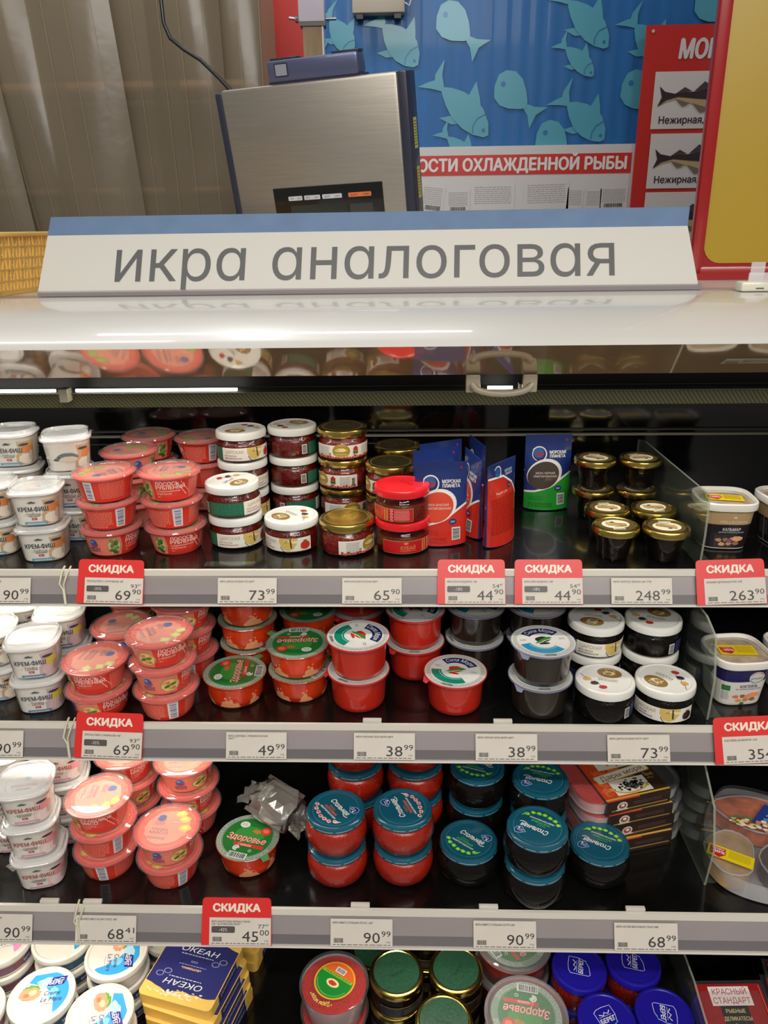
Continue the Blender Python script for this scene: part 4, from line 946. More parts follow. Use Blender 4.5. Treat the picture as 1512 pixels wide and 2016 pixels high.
a = Art(); a.poly([(-8, 20), (62, 20), (62, 56), (10, 66)], (40, 66, 140), 2).text('FISH SALAD', 28, 40, 7, (226, 210, 140), 4, w=32).lines(26, 30, 36, 8, 3, (170, 200, 230), 3)
r = random.Random(4)
for i in range(46): a.blob(r.uniform(-36, 24), r.uniform(4, 26), 4.4, 3, ((236, 222, 186), (230, 200, 120), (70, 140, 60), (220, 130, 90), (240, 234, 214))[i % 5], 3+i % 2, i, .3, 10)
a.rect(-36, -64, 60, 23, (238, 210, 24), 5, -8).poly([(-62, -52), (-42, -55), (-42, -66), (-51, -73), (-63, -66)], (206, 36, 40), 6).text('СКИДКА', -52, -56.5, 4, WHITE, 7, w=16, rot=-8, bold=.03).text('-40%', -52, -62, 7, WHITE, 7, w=18, rot=-8, bold=.04).lines(-24, -64, 28, 14, 6, (150, 130, 40), 6, t=.8, rot=-8)
a.put('printed_stickers', flat(.0387), t)

# ---- crumpled clear bag holding a black tray, leaning on the green tub
t = empty('bagged_tray', (-.197, .916, .790)); tagit(t, 'crumpled clear bag with dark brown tray inside, beside the green foil tub', 'plastic bag')
brown = mat('dark_brown_tray', (62, 46, 42), .45, noise=.2, nscale=30, coat=.2)
MR = Matrix.Rotation(radians(-38), 4, 'Z') @ Matrix.Rotation(radians(26), 4, 'X') @ Matrix.Scale(.86, 4)
bm = bmesh.new()
for x0, x1, y0, y1, z0, z1 in ((-.040, .040, -.030, .030, -.013, -.011), (-.040, .040, -.031, -.027, -.011, .009), (-.040, .040, .027, .031, -.011, .009), (-.041, -.037, -.031, .031, -.011, .009), (.037, .041, -.031, .031, -.011, .009), (-.044, .044, -.036, -.029, .009, .0105), (-.044, .044, .029, .036, .009, .0105)): box(bm, x0, x1, y0, y1, z0, z1, 0, MR)
from_bm('plastic_tray', bm, brown, t)
bm = bmesh.new(); bmesh.ops.create_icosphere(bm, subdivisions=3, radius=1)
for v in bm.verts:
    c = v.co.copy(); f = 1+.10*sin(7*c.x+3*c.y)*cos(6*c.z+2*c.x)+.07*abs(sin(11*c.y+5*c.z))+random.uniform(-.09, .07)
    q = Vector((max(-.8, min(.8, c.x))*.054*f, max(-.75, min(.75, c.y))*.044*f, c.z*.027*f)); v.co = MR @ q
for s, col_ in ((0, 0),): pass
from_bm('clear_bag', bm, film('bag_film', (.93, .92, .88), haze=.10, gloss=4.0, rough=.22, hazecol=(.8, .78, .7), bump=.5, bscale=22), t)
n = 9
for s0 in (-1, 1):
    bm = bmesh.new()
    rows = [[bm.verts.new(MR @ Vector((s0*(.050+.026*j/4), -.024-.002*j+.048*i/n+.004*s0*j/4, .006*sin(i*1.7+j)))) for i in range(n+1)] for j in range(5)]
    for j in range(4):
        for i in range(n): bm.faces.new((rows[j][i], rows[j][i+1], rows[j+1][i+1], rows[j+1][i]))
    from_bm('bag_seam', bm, film('bag_film'), t, 60)

# ---- navy and yellow boxes
def ocean_box():
    t = empty('seafood_box'); w, d, h = .120, .116, .018
    slab('carton', rr_poly(w, d, .008), 0, h, mat('yellow_carton', (226, 182, 84), .4, coat=.2), t)
    a = Art(); a.poly([(x*1000, y*1000) for x, y in rr_poly(.0934, .1274, .008)], (230, 192, 104), 0)
    a.poly([(-46, 48)]+[(-46+92*k/12, 50+4*sin(k*.9)+(5 if 3 < k < 9 else 0)) for k in range(13)]+[(46, 48), (46, -40)]+[(46-92*k/12, -42-4*sin(k*.9)-(5 if 3 < k < 9 else 0)) for k in range(13)]+[(-46, -42)], (44, 46, 104), 1)
    r = random.Random(9)
    for sg in (1, -1):
        for i in range(60):
            x = r.gauss(4*sg, 15); y = sg*(r.gauss(50, 3.2)+(0 if abs(x) < 14 else 2)); x = max(-42, min(42, x)); a.blob(x, max(-60, min(60, y)), r.uniform(.8, 3), r.uniform(.7, 1.8), (236, 232, 214), 2+i % 2, i, .5, 7)
        s180 = 0 if sg > 0 else 180
        a.text('ОКЕАН', 0, 32*sg, 13.5, WHITE, 4, w=50, rot=s180, shear=.2, bold=.01).lines(0, 22*sg, 44, 2.6, 1, (200, 200, 216), 4, t=1.3)
        a.ring(34*sg, 22*sg, 4, 5, 0, 360, (150, 150, 190), 4, 14).ring(26*sg, 15*sg, 4, 5, 0, 360, (150, 150, 190), 4, 14)
    a.text('«ФОРШМАК»', 0, -3, 5, (226, 180, 140), 4, w=26, rot=180, bold=.03).lines(0, 3, 36, 2.4, 1, (170, 170, 200), 4, t=1).lines(0, 10, 10, 4, 2, (170, 170, 200), 4, t=1)
    a.put('printed_top', lambda u, v, q: Vector((u*1.277, v*.906, h+q)), t)
    for nm, o_, ex, en, L in (('printed_side', (w/2+.0001, 0, 0), (0, 1, 0), (1, 0, 0), d*1000-18), ('printed_side', (-w/2-.0001, 0, 0), (0, -1, 0), (-1, 0, 0), d*1000-18)):
        b = Art(); b.rect(0, 9, L*.62, 17.6, (36, 36, 84), 1).lines(0, 9, L*.5, 6, 2, (200, 200, 214), 2, t=1).rect(L*.30, 9, 1, 16, WHITE, 2); b.put(nm, plane(o_, ex, (0, 0, 1), en), t)
    return t
ob = ocean_box()
BL = ['topmost navy and yellow box, its lettering facing both ways, front stack', 'second navy and yellow box in the front stack', 'third navy and yellow box in the front stack', 'fourth navy and yellow box in the front stack', 'fifth navy and yellow box at the base of the front stack']
for i, (dx, dy, rz) in enumerate(((0, 0, -14), (.006, -.008, -16), (.010, -.014, -15), (.013, -.020, -14), (.012, -.012, -16))):
    o = ob if i == 0 else dup(ob); o.location = (-.334+dx, .852+dy, .4405+(4-i)*.0183); o.rotation_euler.z = radians(rz); tagit(o, BL[i], 'box', 'navy and yellow boxes on the bottom shelf')
for i, (dx, dy, rz) in enumerate(((0, 0, -10), (.008, .002, -12), (.005, -.002, -11))):
    o = dup(ob); o.location = (-.305+dx, .988+dy, .4405+(2-i)*.0183); o.rotation_euler.z = radians(rz); tagit(o, ['upper', 'middle', 'lowest'][i]+' navy and yellow box in the short rear stack under the rail', 'box', 'navy and yellow boxes on the bottom shelf')
for i in range(3):
    o = dup(ob); o.location = (-.372+.004*i, .708, .4405+(2-i)*.0183); o.rotation_euler.z = radians(-22-i); tagit(o, ['upper', 'middle', 'lowest'][i]+' navy and yellow box of the frontmost stack at the picture bottom', 'box', 'navy and yellow boxes on the bottom shelf')

# ---- red vacuum packs, bottom right
def vac_pack(tilt, title=True):
    t = empty('vacuum_pack'); w, d = .110, .15
    pf = film('pack_film', (.95, .93, .93), haze=.03, gloss=1.3, rough=.08, bump=.7, bscale=40)
    slab('card', rr_poly(w-.012, d-.012, .004), .006, .0075, mat('red_card', (150, 26, 26), .35, coat=.3), t)
    a = Art(); a.rect(0, 28, 40, 40, (36, 34, 34), 1).rect(0, 52, 60, 26, (228, 220, 214), 2).text('КРАСНЫЙ', 0, 58, 11, (176, 40, 40), 3, w=50, bold=0).text('СТАНДАРТ', 0, 46, 11, (176, 40, 40), 3, w=54, bold=0)
    a.text('РЫБНЫЕ', 0, 32, 7, (206, 190, 130), 3, w=28, bold=.02).text('ДЕЛИКАТЕСЫ', 0, 22, 7, (206, 190, 130), 3, w=40, bold=.02)
    a.rect(-46, 0, .7, 134, (206, 130, 100), 2).rect(46, 0, .7, 134, (206, 130, 100), 2).lines(0, -10, 60, 20, 6, (220, 150, 140), 2)
    a.put('printed_card', flat(.0076), t)
    slab('fish_slices', rr_poly(.08, .10, .02), .001, .006, mat('smoked_fish', (170, 80, 50), .4, noise=.3, coat=.4), t)
    bm = bmesh.new(); n = 16; g = []
    r_ = random.Random(3)
    for j in range(n+1):
        g.append([bm.verts.new((-w/2+w*i/n, -d/2+d*j/n, (.0085+r_.uniform(0, .0014)) if 1 < i < n-1 and 1 < j < n-1 else .0035+r_.uniform(0, .001))) for i in range(n+1)])
    for j in range(n):
        for i in range(n): bm.faces.new((g[j][i], g[j][i+1], g[j+1][i+1], g[j+1][i]))
    from_bm('clear_film', bm, pf, t, 70)
    return t
vp = vac_pack(0)
for i, (x, y, z, rx, rz, lab) in enumerate(((.474, .772, .512, 14, 2, 'red vacuum pack with white title panel, bottom right, nearest the divider'), (.474, .765, .490, 14, 0, 'red vacuum pack hidden beneath the titled one by the divider'), (.586, .800, .518, 14, -6, 'red vacuum pack leaning at the right edge of the bottom shelf'), (.586, .793, .496, 14, -4, 'red vacuum pack beneath the one at the right edge'))):
    o = vp if i == 0 else dup(vp); o.location = (x, y, z); o.rotation_euler = (radians(rx), 0, radians(rz)); tagit(o, lab, 'package', 'red vacuum packs at the bottom right')
t = empty('display_riser', (.56, .775, .4402)); tagit(t, 'black sloping riser under the red vacuum packs', 'riser')
bm = bmesh.new(); mt = Matrix.Rotation(radians(14), 4, 'X'); mt.translation = Vector((0, 0, .040)); box(bm, -.125, .105, -.075, .075, -.003, 0, 0, mt); box(bm, -.12, .10, -.07, -.066, 0, .020); box(bm, -.12, .10, .066, .07, 0, .054)
from_bm('riser_frame', bm, mat('black_gloss_shelf', (14, 14, 14)), t)

# ================================================================== DISPLAY CASE
case = empty('refrigerated_display_case', (0, 1.0, 0)); tagit(case, 'open refrigerated display case with white canopy and black shelves', 'display case')
def cc(name, mk):  # keep parts in world coordinates under the case
    return mk
X0, X1 = -1.5, 1.35
black = MATS.get('black_gloss_shelf') or mat('black_gloss_shelf', (14, 14, 14))
MATS.pop('black_gloss_shelf'); black = mat('black_gloss_shelf', (13, 13, 12), .22, coat=.35, noise=.5, nscale=9, bump=.05)
bpy.data.objects['riser_frame'].data.materials[0] = black
blackback = mat('black_gloss_back', (9, 9, 9), .10, coat=.6)
lipm = mat('rail_lip_white', (206, 200, 188), .35, coat=.2)
railu = mat('rail_lilac_grey', (148, 138, 133), .30, coat=.5, noise=.06, nscale=8)
raill = mat('rail_lower_grey', (108, 97, 97), .16, metal=.55, coat=.6, noise=.15, nscale=5, stretch=(1, .2, .2))
def cpar(o):
    o.parent = case; o.location = -Vector(case.location); return o
AL = radians(25)
RAILS = [(.990, 1.141), (.890, .953), (.787, .728)]
for i, (yf, z) in enumerate(RAILS):
    s = cpar(extrude_x('shelf', [(yf+.003, z-.012), (yf+.003, z), (1.36, z), (1.36, z-.012)], X0, X1, black))
    ty, tz = -sin(AL), -cos(AL); ny, nz = -cos(AL), sin(AL)
    P = lambda a, n: (yf-.001+ty*a+ny*n, z-.004+tz*a+nz*n)
    rl = extrude_x('price_rail', [(yf+.003, z-.001), (yf+.001, z+.0022), (yf-.003, z+.0018), P(.0035, .0035), P(.006, .0005), P(.030, .0005), P(.030, 0), P(.043, 0), P(.0445, .003), P(.047, .003), P(.047, -.002), (yf+.003, z-.010)], X0, X1, [lipm, railu, raill, lipm], s, mis=[0, 0, 0, 0, 1, 1, 2, 0, 0, 0, 0, 0])
    cl = extrude_x('clear_rail_cover', [P(.006, .0032), P(.043, .0032), P(.043, .0036), P(.006, .0036)], X0, X1, film('rail_cover_film', (.97, .96, .97), haze=.05, gloss=1.2, rough=.12), s)
    # joint clip between two case sections
    xj = (-.492, -.474, -.452)[i]
    q = P(0, .004); q2 = P(.046, .004)
    tube('joint_clip', [(xj-.003, yf+.006, z+.004), (xj-.002, q[0]-.004, q[1]+.003), (xj-.007, (q[0]*2+q2[0])/3, (q[1]*2+q2[1])/3), (xj, (q[0]+q2[0])/2-.002, (q[1]+q2[1])/2), (xj+.003, q2[0], q2[1])], .0016, mat('beige_clip', (196, 190, 164), .4), s)
    tube('joint_clip', [(xj+.006, yf+.006, z+.004), (xj+.006, q[0]-.005, q[1]+.002), (xj, (q[0]*2+q2[0])/3-.002, (q[1]*2+q2[1])/3), (xj+.004, q2[0], q2[1])], .0013, mat('beige_clip', (196, 190, 164), .4), s)
    for xc in ((), (-.05, .13), (-.495, -.435, -.066, .108, .305))[i]:
        bx('shelf_clip', xc-.013, xc+.013, yf-.0005, yf+.006, z+.0018, z+.0075, lipm, s, .001)
deck = cpar(bx('deck', X0, X1, .60, 1.36, .425, .4400, black))
cpar(bx('base_cabinet', X0, X1, .58, 1.45, 0, .425, mat('case_white', (206, 202, 192), .3, coat=.4)))
back = cpar(bx('back_panel', X0, X1, 1.36, 1.40, .43, 1.452, blackback))
bx('air_slot', X0, X1, 1.355, 1.3605, 1.2395, 1.2430, mat('slot_grey', (150, 146, 130), .4), back)
bx('air_slot', X0, X1, 1.352, 1.3605, 1.2500, 1.2512, mat('slot_dark', (84, 82, 74), .4), back)
bx('air_slot', X0, .0, 1.357, 1.3605, 1.2255, 1.2265, mat('slot_dark', (84, 82, 74), .4), back)
# canopy
cw = mat('canopy_white', (196, 194, 188), .30, coat=.5, noise=.02, nscale=4); MATS['canopy_white'].node_tree.nodes['Principled BSDF'].inputs['Coat Roughness'].default_value = .045
fas = mat('canopy_fascia', (196, 168, 130), .035, metal=.22, coat=.8)
top = [(.850, 1.475), (.852, 1.4780), (.860, 1.4825), (.880, 1.4915), (.903, 1.5000), (.928, 1.5065), (.955, 1.5098), (1.00, 1.5112), (1.20, 1.5115), (1.45, 1.5115), (1.45, 1.450), (1.048, 1.450), (.965, 1.4285), (.951, 1.4255)]
can = cpar(extrude_x('canopy', top[::-1], X0, X1, [cw, fas], mis=[0]*(len(top)-1)+[1], smooth=28))
cpar(extrude_x('canopy_recess', [(.966, 1.4282), (1.045, 1.449), (1.0475, 1.449), (1.0475, 1.394), (1.045, 1.394), (1.045, 1.445)], X0, X1, mat('recess_black', (16, 14, 14), .5)))
bf = mat('baffle_mesh', (92, 90, 58), .35, coat=.2)
nt = bf.node_tree; b_ = nt.nodes['Principled BSDF']; wv = nt.nodes.new('ShaderNodeTexWave'); wv.wave_type = 'BANDS'; wv.bands_direction = 'DIAGONAL'; wv.inputs['Scale'].default_value = 110
tc = nt.nodes.new('ShaderNodeTexCoord'); cr = nt.nodes.new('ShaderNodeValToRGB'); cr.color_ramp.elements[0].color = (*lin((66, 66, 40)), 1); cr.color_ramp.elements[1].color = (*lin((112, 110, 74)), 1)
nt.links.new(tc.outputs['Object'], wv.inputs[0]); nt.links.new(wv.outputs[0], cr.inputs[0]); nt.links.new(cr.outputs[0], b_.inputs['Base Color'])
cpar(extrude_x('air_baffle', [(1.026, 1.3885), (1.030, 1.3695), (1.044, 1.3685), (1.044, 1.3895)], X0, X1, bf))
cpar(extrude_x('baffle_ledge', [(1.016, 1.3920), (1.026, 1.3885), (1.044, 1.3885), (1.044, 1.3935)], X0, X1, mat('ledge_grey', (116, 124, 112), .3, coat=.3)))
em = mat('led_tube', (255, 250, 235), .3, emit=9)
for xa, xb in ((-.87, -.475), (-.447, -.228), (.106, .139)):  # last short piece is an added glow for the reflection in the handle gap
    cpar(tube('light_tube_and_glint', [(xa, 1.014, 1.3965), (xb, 1.014, 1.3965)], .0021, em))
cpar(bx('tube_holder', -.468, -.456, 1.006, 1.022, 1.382, 1.400, mat('beige_clip', (196, 190, 164), .4), bev=.001))
cpar(bx('tube_holder', .147, .153, 1.008, 1.022, 1.392, 1.402, mat('beige_clip', (196, 190, 164), .4), bev=.001))
# pull handle
h = empty('pull_handle'); h.parent = case; h.location = -Vector(case.location)
hm = mat('handle_cream', (196, 184, 158), .4, coat=.3)
for xc in (.081, .151):
    bx('handle_bracket', xc-.009, xc+.009, .944, .952, 1.404, 1.4265, hm, h, .002)
tube('grip', [(.081, .943, 1.412)]+[(.116+.035*cos(pi-pi*k/8), .937, 1.4145-.0105*sin(pi*k/8)) for k in range(9)]+[(.151, .943, 1.412)], .0042, hm, h, 10)
# LED strips under the shelves
for (xa, xb, yf, z, pw) in ((-.80, -.50, .990, 1.141, .35), (-.80, -.26, .890, .953, .9), (-.80, -.33, .787, .728, .8), (-.06, .12, .787, .728, .35), ):
    bx('led_strip', xa, xb, yf+.022, yf+.034, z-.0165, z-.0125, mat('led_tube', (255, 250, 235)), case).location = -Vector(case.location)
    area('shelf_led', ((xa+xb)/2, yf+.030, z-.0185), (xb-xa, .012), pw*.7, (1, .93, .80), rot=(radians(-12), 0, 0))
# paper note on canopy lip, right
a = Art(); a.rect(0, 0, 60, 20, (206, 200, 184), 1).bars(-20, -2, 16, 8, DARK, 3, bg=None).lines(8, 0, 34, 13, 5, (110, 90, 80), 2).text('90', -6, 3, 6, DARK, 3)
t = empty('shelf_label_strip'); tagit(t, 'small white printed labels stuck on the canopy underside edge at right', 'label')
e = Vector((0, .101, -.0495)).normalized(); en_ = Vector((0, e.z, -e.y)); q = on_y(1475, 716, .906)
a.put('label_paper', plane((q.x, .906, 1.475-.056*.0495/.101+.0003), (1, 0, 0), -e, en_), t, step=.0008)

# clear dividers
def divider(pts, x, lab, th=.003):
    bm = bmesh.new(); a = [bm.verts.new((x, y, z)) for y, z in pts]; b = [bm.verts.new((x+th, y, z)) for y, z in pts]; n = len(pts)
    for i in range(n): bm.faces.new((a[i], a[(i+1) % n], b[(i+1) % n], b[i])).material_index = 1
    bm.faces.new(a); bm.faces.new(b[::-1]); bmesh.ops.recalc_face_normals(bm, faces=bm.faces[:])
    bx_ = bm; box(bm, x, x+.022, pts[0][0]+.004, pts[1][0]-.004, pts[0][1], pts[0][1]+.0012, 0)
    o = from_bm('shelf_divider', bm, [ACRYL, film('acrylic_edge', (.8, .85, .75), haze=.35, gloss=1.5, hazecol=(.6, .62, .5))]); return tagit(o, lab, 'divider', 'clear acrylic shelf dividers')
divider([(1.002, 1.1416), (1.34, 1.1416), (1.34, 1.236), (1.30, 1.243), (1.00, 1.249), (.998, 1.19)], .411, 'clear acrylic divider between black jars and squid tubs, top shelf')
divider([(.905, .9536), (1.34, .9536), (1.34, 1.085), (.955, 1.088), (.918, 1.076), (.902, 1.02)], .412, 'clear acrylic divider beside the seafood cocktail tub, second shelf')
divider([(.835, .7286), (1.34, .7286), (1.34, .90), (.96, .905), (.90, .893), (.845, .855), (.826, .80)], .413, 'curved clear acrylic divider beside the deli tray, third shelf')
divider([(.64, .4406), (1.34, .4406), (1.34, .585), (.95, .59), (.80, .585), (.70, .56)], .405, 'clear acrylic divider right of the blue-lidded jars, bottom shelf')
# spare clear strip lying on the top shelf edge
o = bx('clear_strip', -.295, -.222, 1.003, 1.018, 1.1414, 1.1426, ACRYL); tagit(o, 'short clear plastic strip lying on the top shelf edge', 'strip')

# ================================================================== PRICE TAGS
def tag(row, px, title, big, small, red=None, lab='', rot=0, t2=None):
    yf, z = RAILS[row]; ex = Vector((1, 0, 0)); ey = Vector((0, sin(AL), cos(AL))); en = Vector((0, -cos(AL), sin(AL)))
    o = Vector((px, yf-.001, z-.004)) - ey*.0245 + en*((.0056 if red else .0042)+abs(rot)*.03)
    t = empty('price_tag'); t.location = o; tagit(t, lab, 'price tag', 'price tags along the shelf rails')
    if rot: ex, ey = (ex*cos(rot)+ey*sin(rot)), (ey*cos(rot)-ex*sin(rot))
    pl = lambda lift=0: plane(en*lift, ex, ey, en)
    if red:
        bm = bmesh.new(); p = [(-48, -18.5), (48, -18.5), (47, 39)]+[(47-5+5*cos(radians(a)), 39+5*sin(radians(a))-0) for a in (30, 60, 90)]+[(-47+5+5*cos(radians(a)), 39+5*sin(radians(a))) for a in (90, 120, 150)]+[(-47, 39)]
        f0 = pl(); lo = [bm.verts.new(f0(x*.001, y*.001, 0)) for x, y in p]; hi = [bm.verts.new(f0(x*.001, y*.001, .0006)) for x, y in p]
        bm.faces.new(lo[::-1]); bm.faces.new(hi)
        for i in range(len(p)): bm.faces.new((lo[i], lo[(i+1) % len(p)], hi[(i+1) % len(p)], hi[i]))
        from_bm('red_header_card', bm, mat('tag_red', (214, 44, 40), .35, coat=.2), t)
        a = Art(); a.text('СКИДКА', 0, 31, 13.5, (236, 218, 200), 1, w=64, bold=.06); a.put('header_lettering', pl(.0006), t)
    cx = 5 if red else 0; W_, H_ = (84, 34)
    bm = bmesh.new(); f0 = pl(.0008); c = [(-W_/2+cx, -18), (W_/2+cx, -18), (W_/2+cx, -18+H_+2), (-W_/2+cx, -18+H_+2)]
    lo = [bm.verts.new(f0(x*.001, y*.001, 0)) for x, y in c]; hi = [bm.verts.new(f0(x*.001, y*.001, .0004)) for x, y in c]
    bm.faces.new(lo[::-1]); bm.faces.new(hi)
    for i in range(4): bm.faces.new((lo[i], lo[(i+1) % 4], hi[(i+1) % 4], hi[i]))
    from_bm('paper_card', bm, mat('tag_paper', (206, 198, 186), .6, noise=.02), t)
    a = Art(); TC = (62, 58, 56)
    a.text(title, cx-39, 13, 3.5, (96, 92, 88), 1, w=min(64, 1.75*len(title)+2), align='L', bold=.02)
    if t2: a.text(t2, cx-39, 9.6, 3.3, (96, 92, 88), 1, w=min(50, 1.75*len(t2)), align='L', bold=.02)
    wb = 12.6*len(big)*.88
    a.text(big, cx+25, -6, 19.5, TC, 1, w=wb, align='R', bold=.006).text(small, cx+39.5, -1, 10.5, TC, 1, w=12.5, align='R', bold=0)
    a.text('РУБ', cx+39, -12, 3, (96, 92, 88), 1, w=5.4, align='R').bars(cx-31, -10.2, 13, 6, TC, 1, bg=None).lines(cx, -15.6, 78, 1.8, 1, (90, 86, 84), 1, t=.9, seed=int(big))
    if red and red[1]:
        a.rect(cx-23, 2.5, 32, 8.6, (84, 78, 74), 1, 0, 1.6).text(red[1], cx-23, 2.5, 6, (206, 198, 186), 2, w=11).text(red[0][0], cx+34, 7, 7.4, TC, 1, w=9.5, align='R', bold=0).text(red[0][1], cx+39, 8.6, 4.4, TC, 1, w=4.6, align='R', bold=0)
    a.put('printed_price', pl(.0013), t)
TX = {0: [-.582, -.424, -.228, -.051, .089, .197, .326, .449], 1: [-.579, -.416, -.21, -.033, .134, .313, .462], 2: [-.558, -.414, -.234, -.064, .129, .317]}
R69 = (('93', '47'), '-35%')
tag(0, TX[0][0], 'КРЕМ-ФИШ ГОРБУША 150Г', '90', '99', None, 'white 90.99 tag at the left end of the top rail', t2='БЕЛОЕ МОРЕ'.replace('БЕЛОЕ МОРЕ', 'В АССОРТИМЕНТЕ'))
tag(0, TX[0][1], 'ЛОСОСЬ РУБЛ. С ОГУРЧИКОМ 140Г', '69', '90', R69, 'red discount 69.90 tag on the top rail', rot=-.02)
tag(0, TX[0][2], 'ИКРА ЦАРСК.ОСОБАЯ ПОС.220ГР', '73', '99', None, 'white 73.99 tag on the top rail under the white-lidded jars')
tag(0, TX[0][3], 'ИКРА КРАСНАЯ РУССКАЯ 200ГР', '65', '90', None, 'white 65.90 tag on the top rail')
tag(0, TX[0][4], 'ИКРА КРАСН ВОДОРОС 120Г', '44', '90', (('54', '47'), '-18%'), 'left one of two red 44.90 discount tags, below the red pouches')
tag(0, TX[0][5], 'ИКРА ЧЕРН ВОДОРОС 120Г', '44', '90', (('54', '47'), '-18%'), 'right one of two red 44.90 discount tags, below the green pouch')
tag(0, TX[0][6], 'ИКРА ПАЛТУСА ЧЕРНАЯ 120Г СТ/Б', '248', '99', None, 'white 248.99 tag below the small gold-lidded jars')
tag(0, TX[0][7], 'КАЛЬМАР ЩУПАЛЬЦА В РАС 410Г', '263', '90', (('', ''), ''), 'red discount 263.90 tag at the right end of the top rail', rot=.03)
tag(1, TX[1][0], 'КРЕМ-ФИШ ТУНЕЦ 150Г', '90', '99', None, 'white 90.99 tag at the left end of the second rail')
tag(1, TX[1][1], 'ЛОСОСЬ РУБЛ. С АНАНАСОМ 140Г', '69', '90', R69, 'red discount 69.90 tag on the second rail', rot=-.03)
tag(1, TX[1][2], 'ИКРА ЗДОРОВЬЕ С КРЕМОМ КРАСНАЯ', '49', '99', None, 'white 49.99 tag below the green foil tubs', t2='250ГР')
tag(1, TX[1][3], 'ИКРА КРАСНАЯ СИЛА МОРЯ 200ГР', '38', '99', None, 'white 38.99 tag below the red tubs')
tag(1, TX[1][4], 'ИКРА ЧЕРНАЯ СИЛА МОРЯ 200ГР', '38', '99', None, 'white 38.99 tag right of the single red tub')
tag(1, TX[1][5], 'ИКРА ЦАРСК.ОСОБАЯ ОСЕТР 220ГР', '73', '99', None, 'white 73.99 tag below the white-lidded black jars', rot=.01)
tag(1, TX[1][6], 'КОКТЕЙЛЬ ИЗ МОРЕПР. 415Г', '354', '90', (('', ''), ''), 'red discount 354 tag cut by the right edge, second rail', rot=.05)
tag(2, TX[2][0], 'КРЕМ-ФИШ КАЛЬМАР 150Г', '90', '99', None, 'white 90.99 tag at the left end of the third rail')
tag(2, TX[2][1], 'КРАБОВОЕ МЯСО В СЫР СОУСЕ 140Г', '68', '41', None, 'white 68.41 tag on the third rail')
tag(2, TX[2][2], 'ИКРА АНАЛОГОВАЯ ЧЕРНАЯ СТЕКЛО', '45', '00', (('77', '47'), '-42%'), 'red discount 45.00 tag on the third rail', t2='220Г "БАЛТИЙСКИЙ БЕРЕГ"')
tag(2, TX[2][3], 'ИКРА ИМИТ.СТОЛЬНАЯ ЛОСОС. 230Г', '90', '99', None, 'white 90.99 tag under the round red jars')
tag(2, TX[2][4], 'ИКРА ИМИТ.СТОЛЬНАЯ ОСЕТР 230Г', '90', '99', None, 'white 90.99 tag under the round black jars')
tag(2, TX[2][5], 'ИКРА АЛ.ЧЕР.ВКУСЛАКОС ПОСЛ 200Г', '68', '99', None, 'white 68.99 tag at the right of the third rail')

# ================================================================== SIGN ON TOP
sg = empty('header_sign', (0, 1.10, 1.5166)); tagit(sg, 'long white sign with blue top stripe and grey lettering on the canopy', 'sign')
bl, br_, tl, tr_ = Vector((-.518, 1.098, 1.5140)), Vector((.397, 1.098, 1.5150)), Vector((-.507, 1.156, 1.617)), Vector((.392, 1.156, 1.6185))
def sgm(name, q, m, th=.0012):
    bm = bmesh.new(); nrm = (q[1]-q[0]).cross(q[3]-q[0]).normalized(); O = Vector(sg.location)
    a = [bm.verts.new(p-O) for p in q]; b = [bm.verts.new(p-O-nrm*th) for p in q]; n = len(q)
    bm.faces.new(a); bm.faces.new(b[::-1])
    for i in range(n): bm.faces.new((b[i], b[(i+1) % n], a[(i+1) % n], a[i]))
    return from_bm(name, bm, m, sg)
mixp = lambda a, b, k: a+(b-a)*k
paper = mat('sign_paper', (196, 193, 184), .5, coat=.1)
sgm('sign_panel', [bl, br_, mixp(br_, tr_, .76)+Vector((-.006, 0, 0)), mixp(bl, tl, .76)], paper)
sgm('blue_stripe', [mixp(bl, tl, .76), mixp(br_, tr_, .76)+Vector((-.006, 0, 0)), tr_, tl], mat('sign_blue', (88, 114, 146), .5, noise=.06, nscale=30))
bk = [Vector((p.x, 1.24 if p.z < 1.56 else p.y+.003, p.z)) for p in (br_, bl, tl, tr_)]
sgm('back_panel', bk, paper)
sx = (br_-bl).normalized(); sy = (mixp(tl, tr_, .5)-mixp(bl, br_, .5)).normalized(); sn = sx.cross(sy)
for word_, xw_, ww_ in (('икрɑ', -255.5, 183), ('ɑнɑлоговɑя', 110.5, 473)):
    a = Art(); a.text(word_, xw_, 0, 88, (84, 84, 84), 1, w=ww_)
    a.put('lettering', plane(mixp(bl, br_, .497)+sy*.0505-Vector(sg.location)+sn*.0003, sx, sy, sn), sg)
extrude_x('sign_holder', [(1.093-1.10, -.0040), (1.093-1.10, .0015), (1.099-1.10, .0030), (1.112-1.10, .0030), (1.112-1.10, -.0040)], -.515, .40, mat('holder_grey', (132, 124, 124), .3, coat=.4), sg)
cpar(bx('canopy_channel', X0, X1, 1.088, 1.125, 1.5113, 1.5122, mat('holder_grey', (132, 124, 124), .3, coat=.4)))

# clip with clear tab at right
t = empty('sign_clip', (.462, 1.07, 1.5113)); tagit(t, 'small cream plastic clip with clear tab on the canopy at right', 'clip')
bx('clip_base', -.024, .024, -.012, .012, .0005, .013, mat('clip_cream', (210, 206, 186), .35, coat=.3), t, .003)
bx('clip_slot', -.005, .005, -.0125, -.0119, .004, .0055, mat('slot_dark', (84, 82, 74), .4), t)
bx('clear_tab', -.009, .009, .002, .0035, .013, .037, FROST, t); bx('clear_tab', -.013, .013, -.004, -.0025, .013, .024, FROST, t)

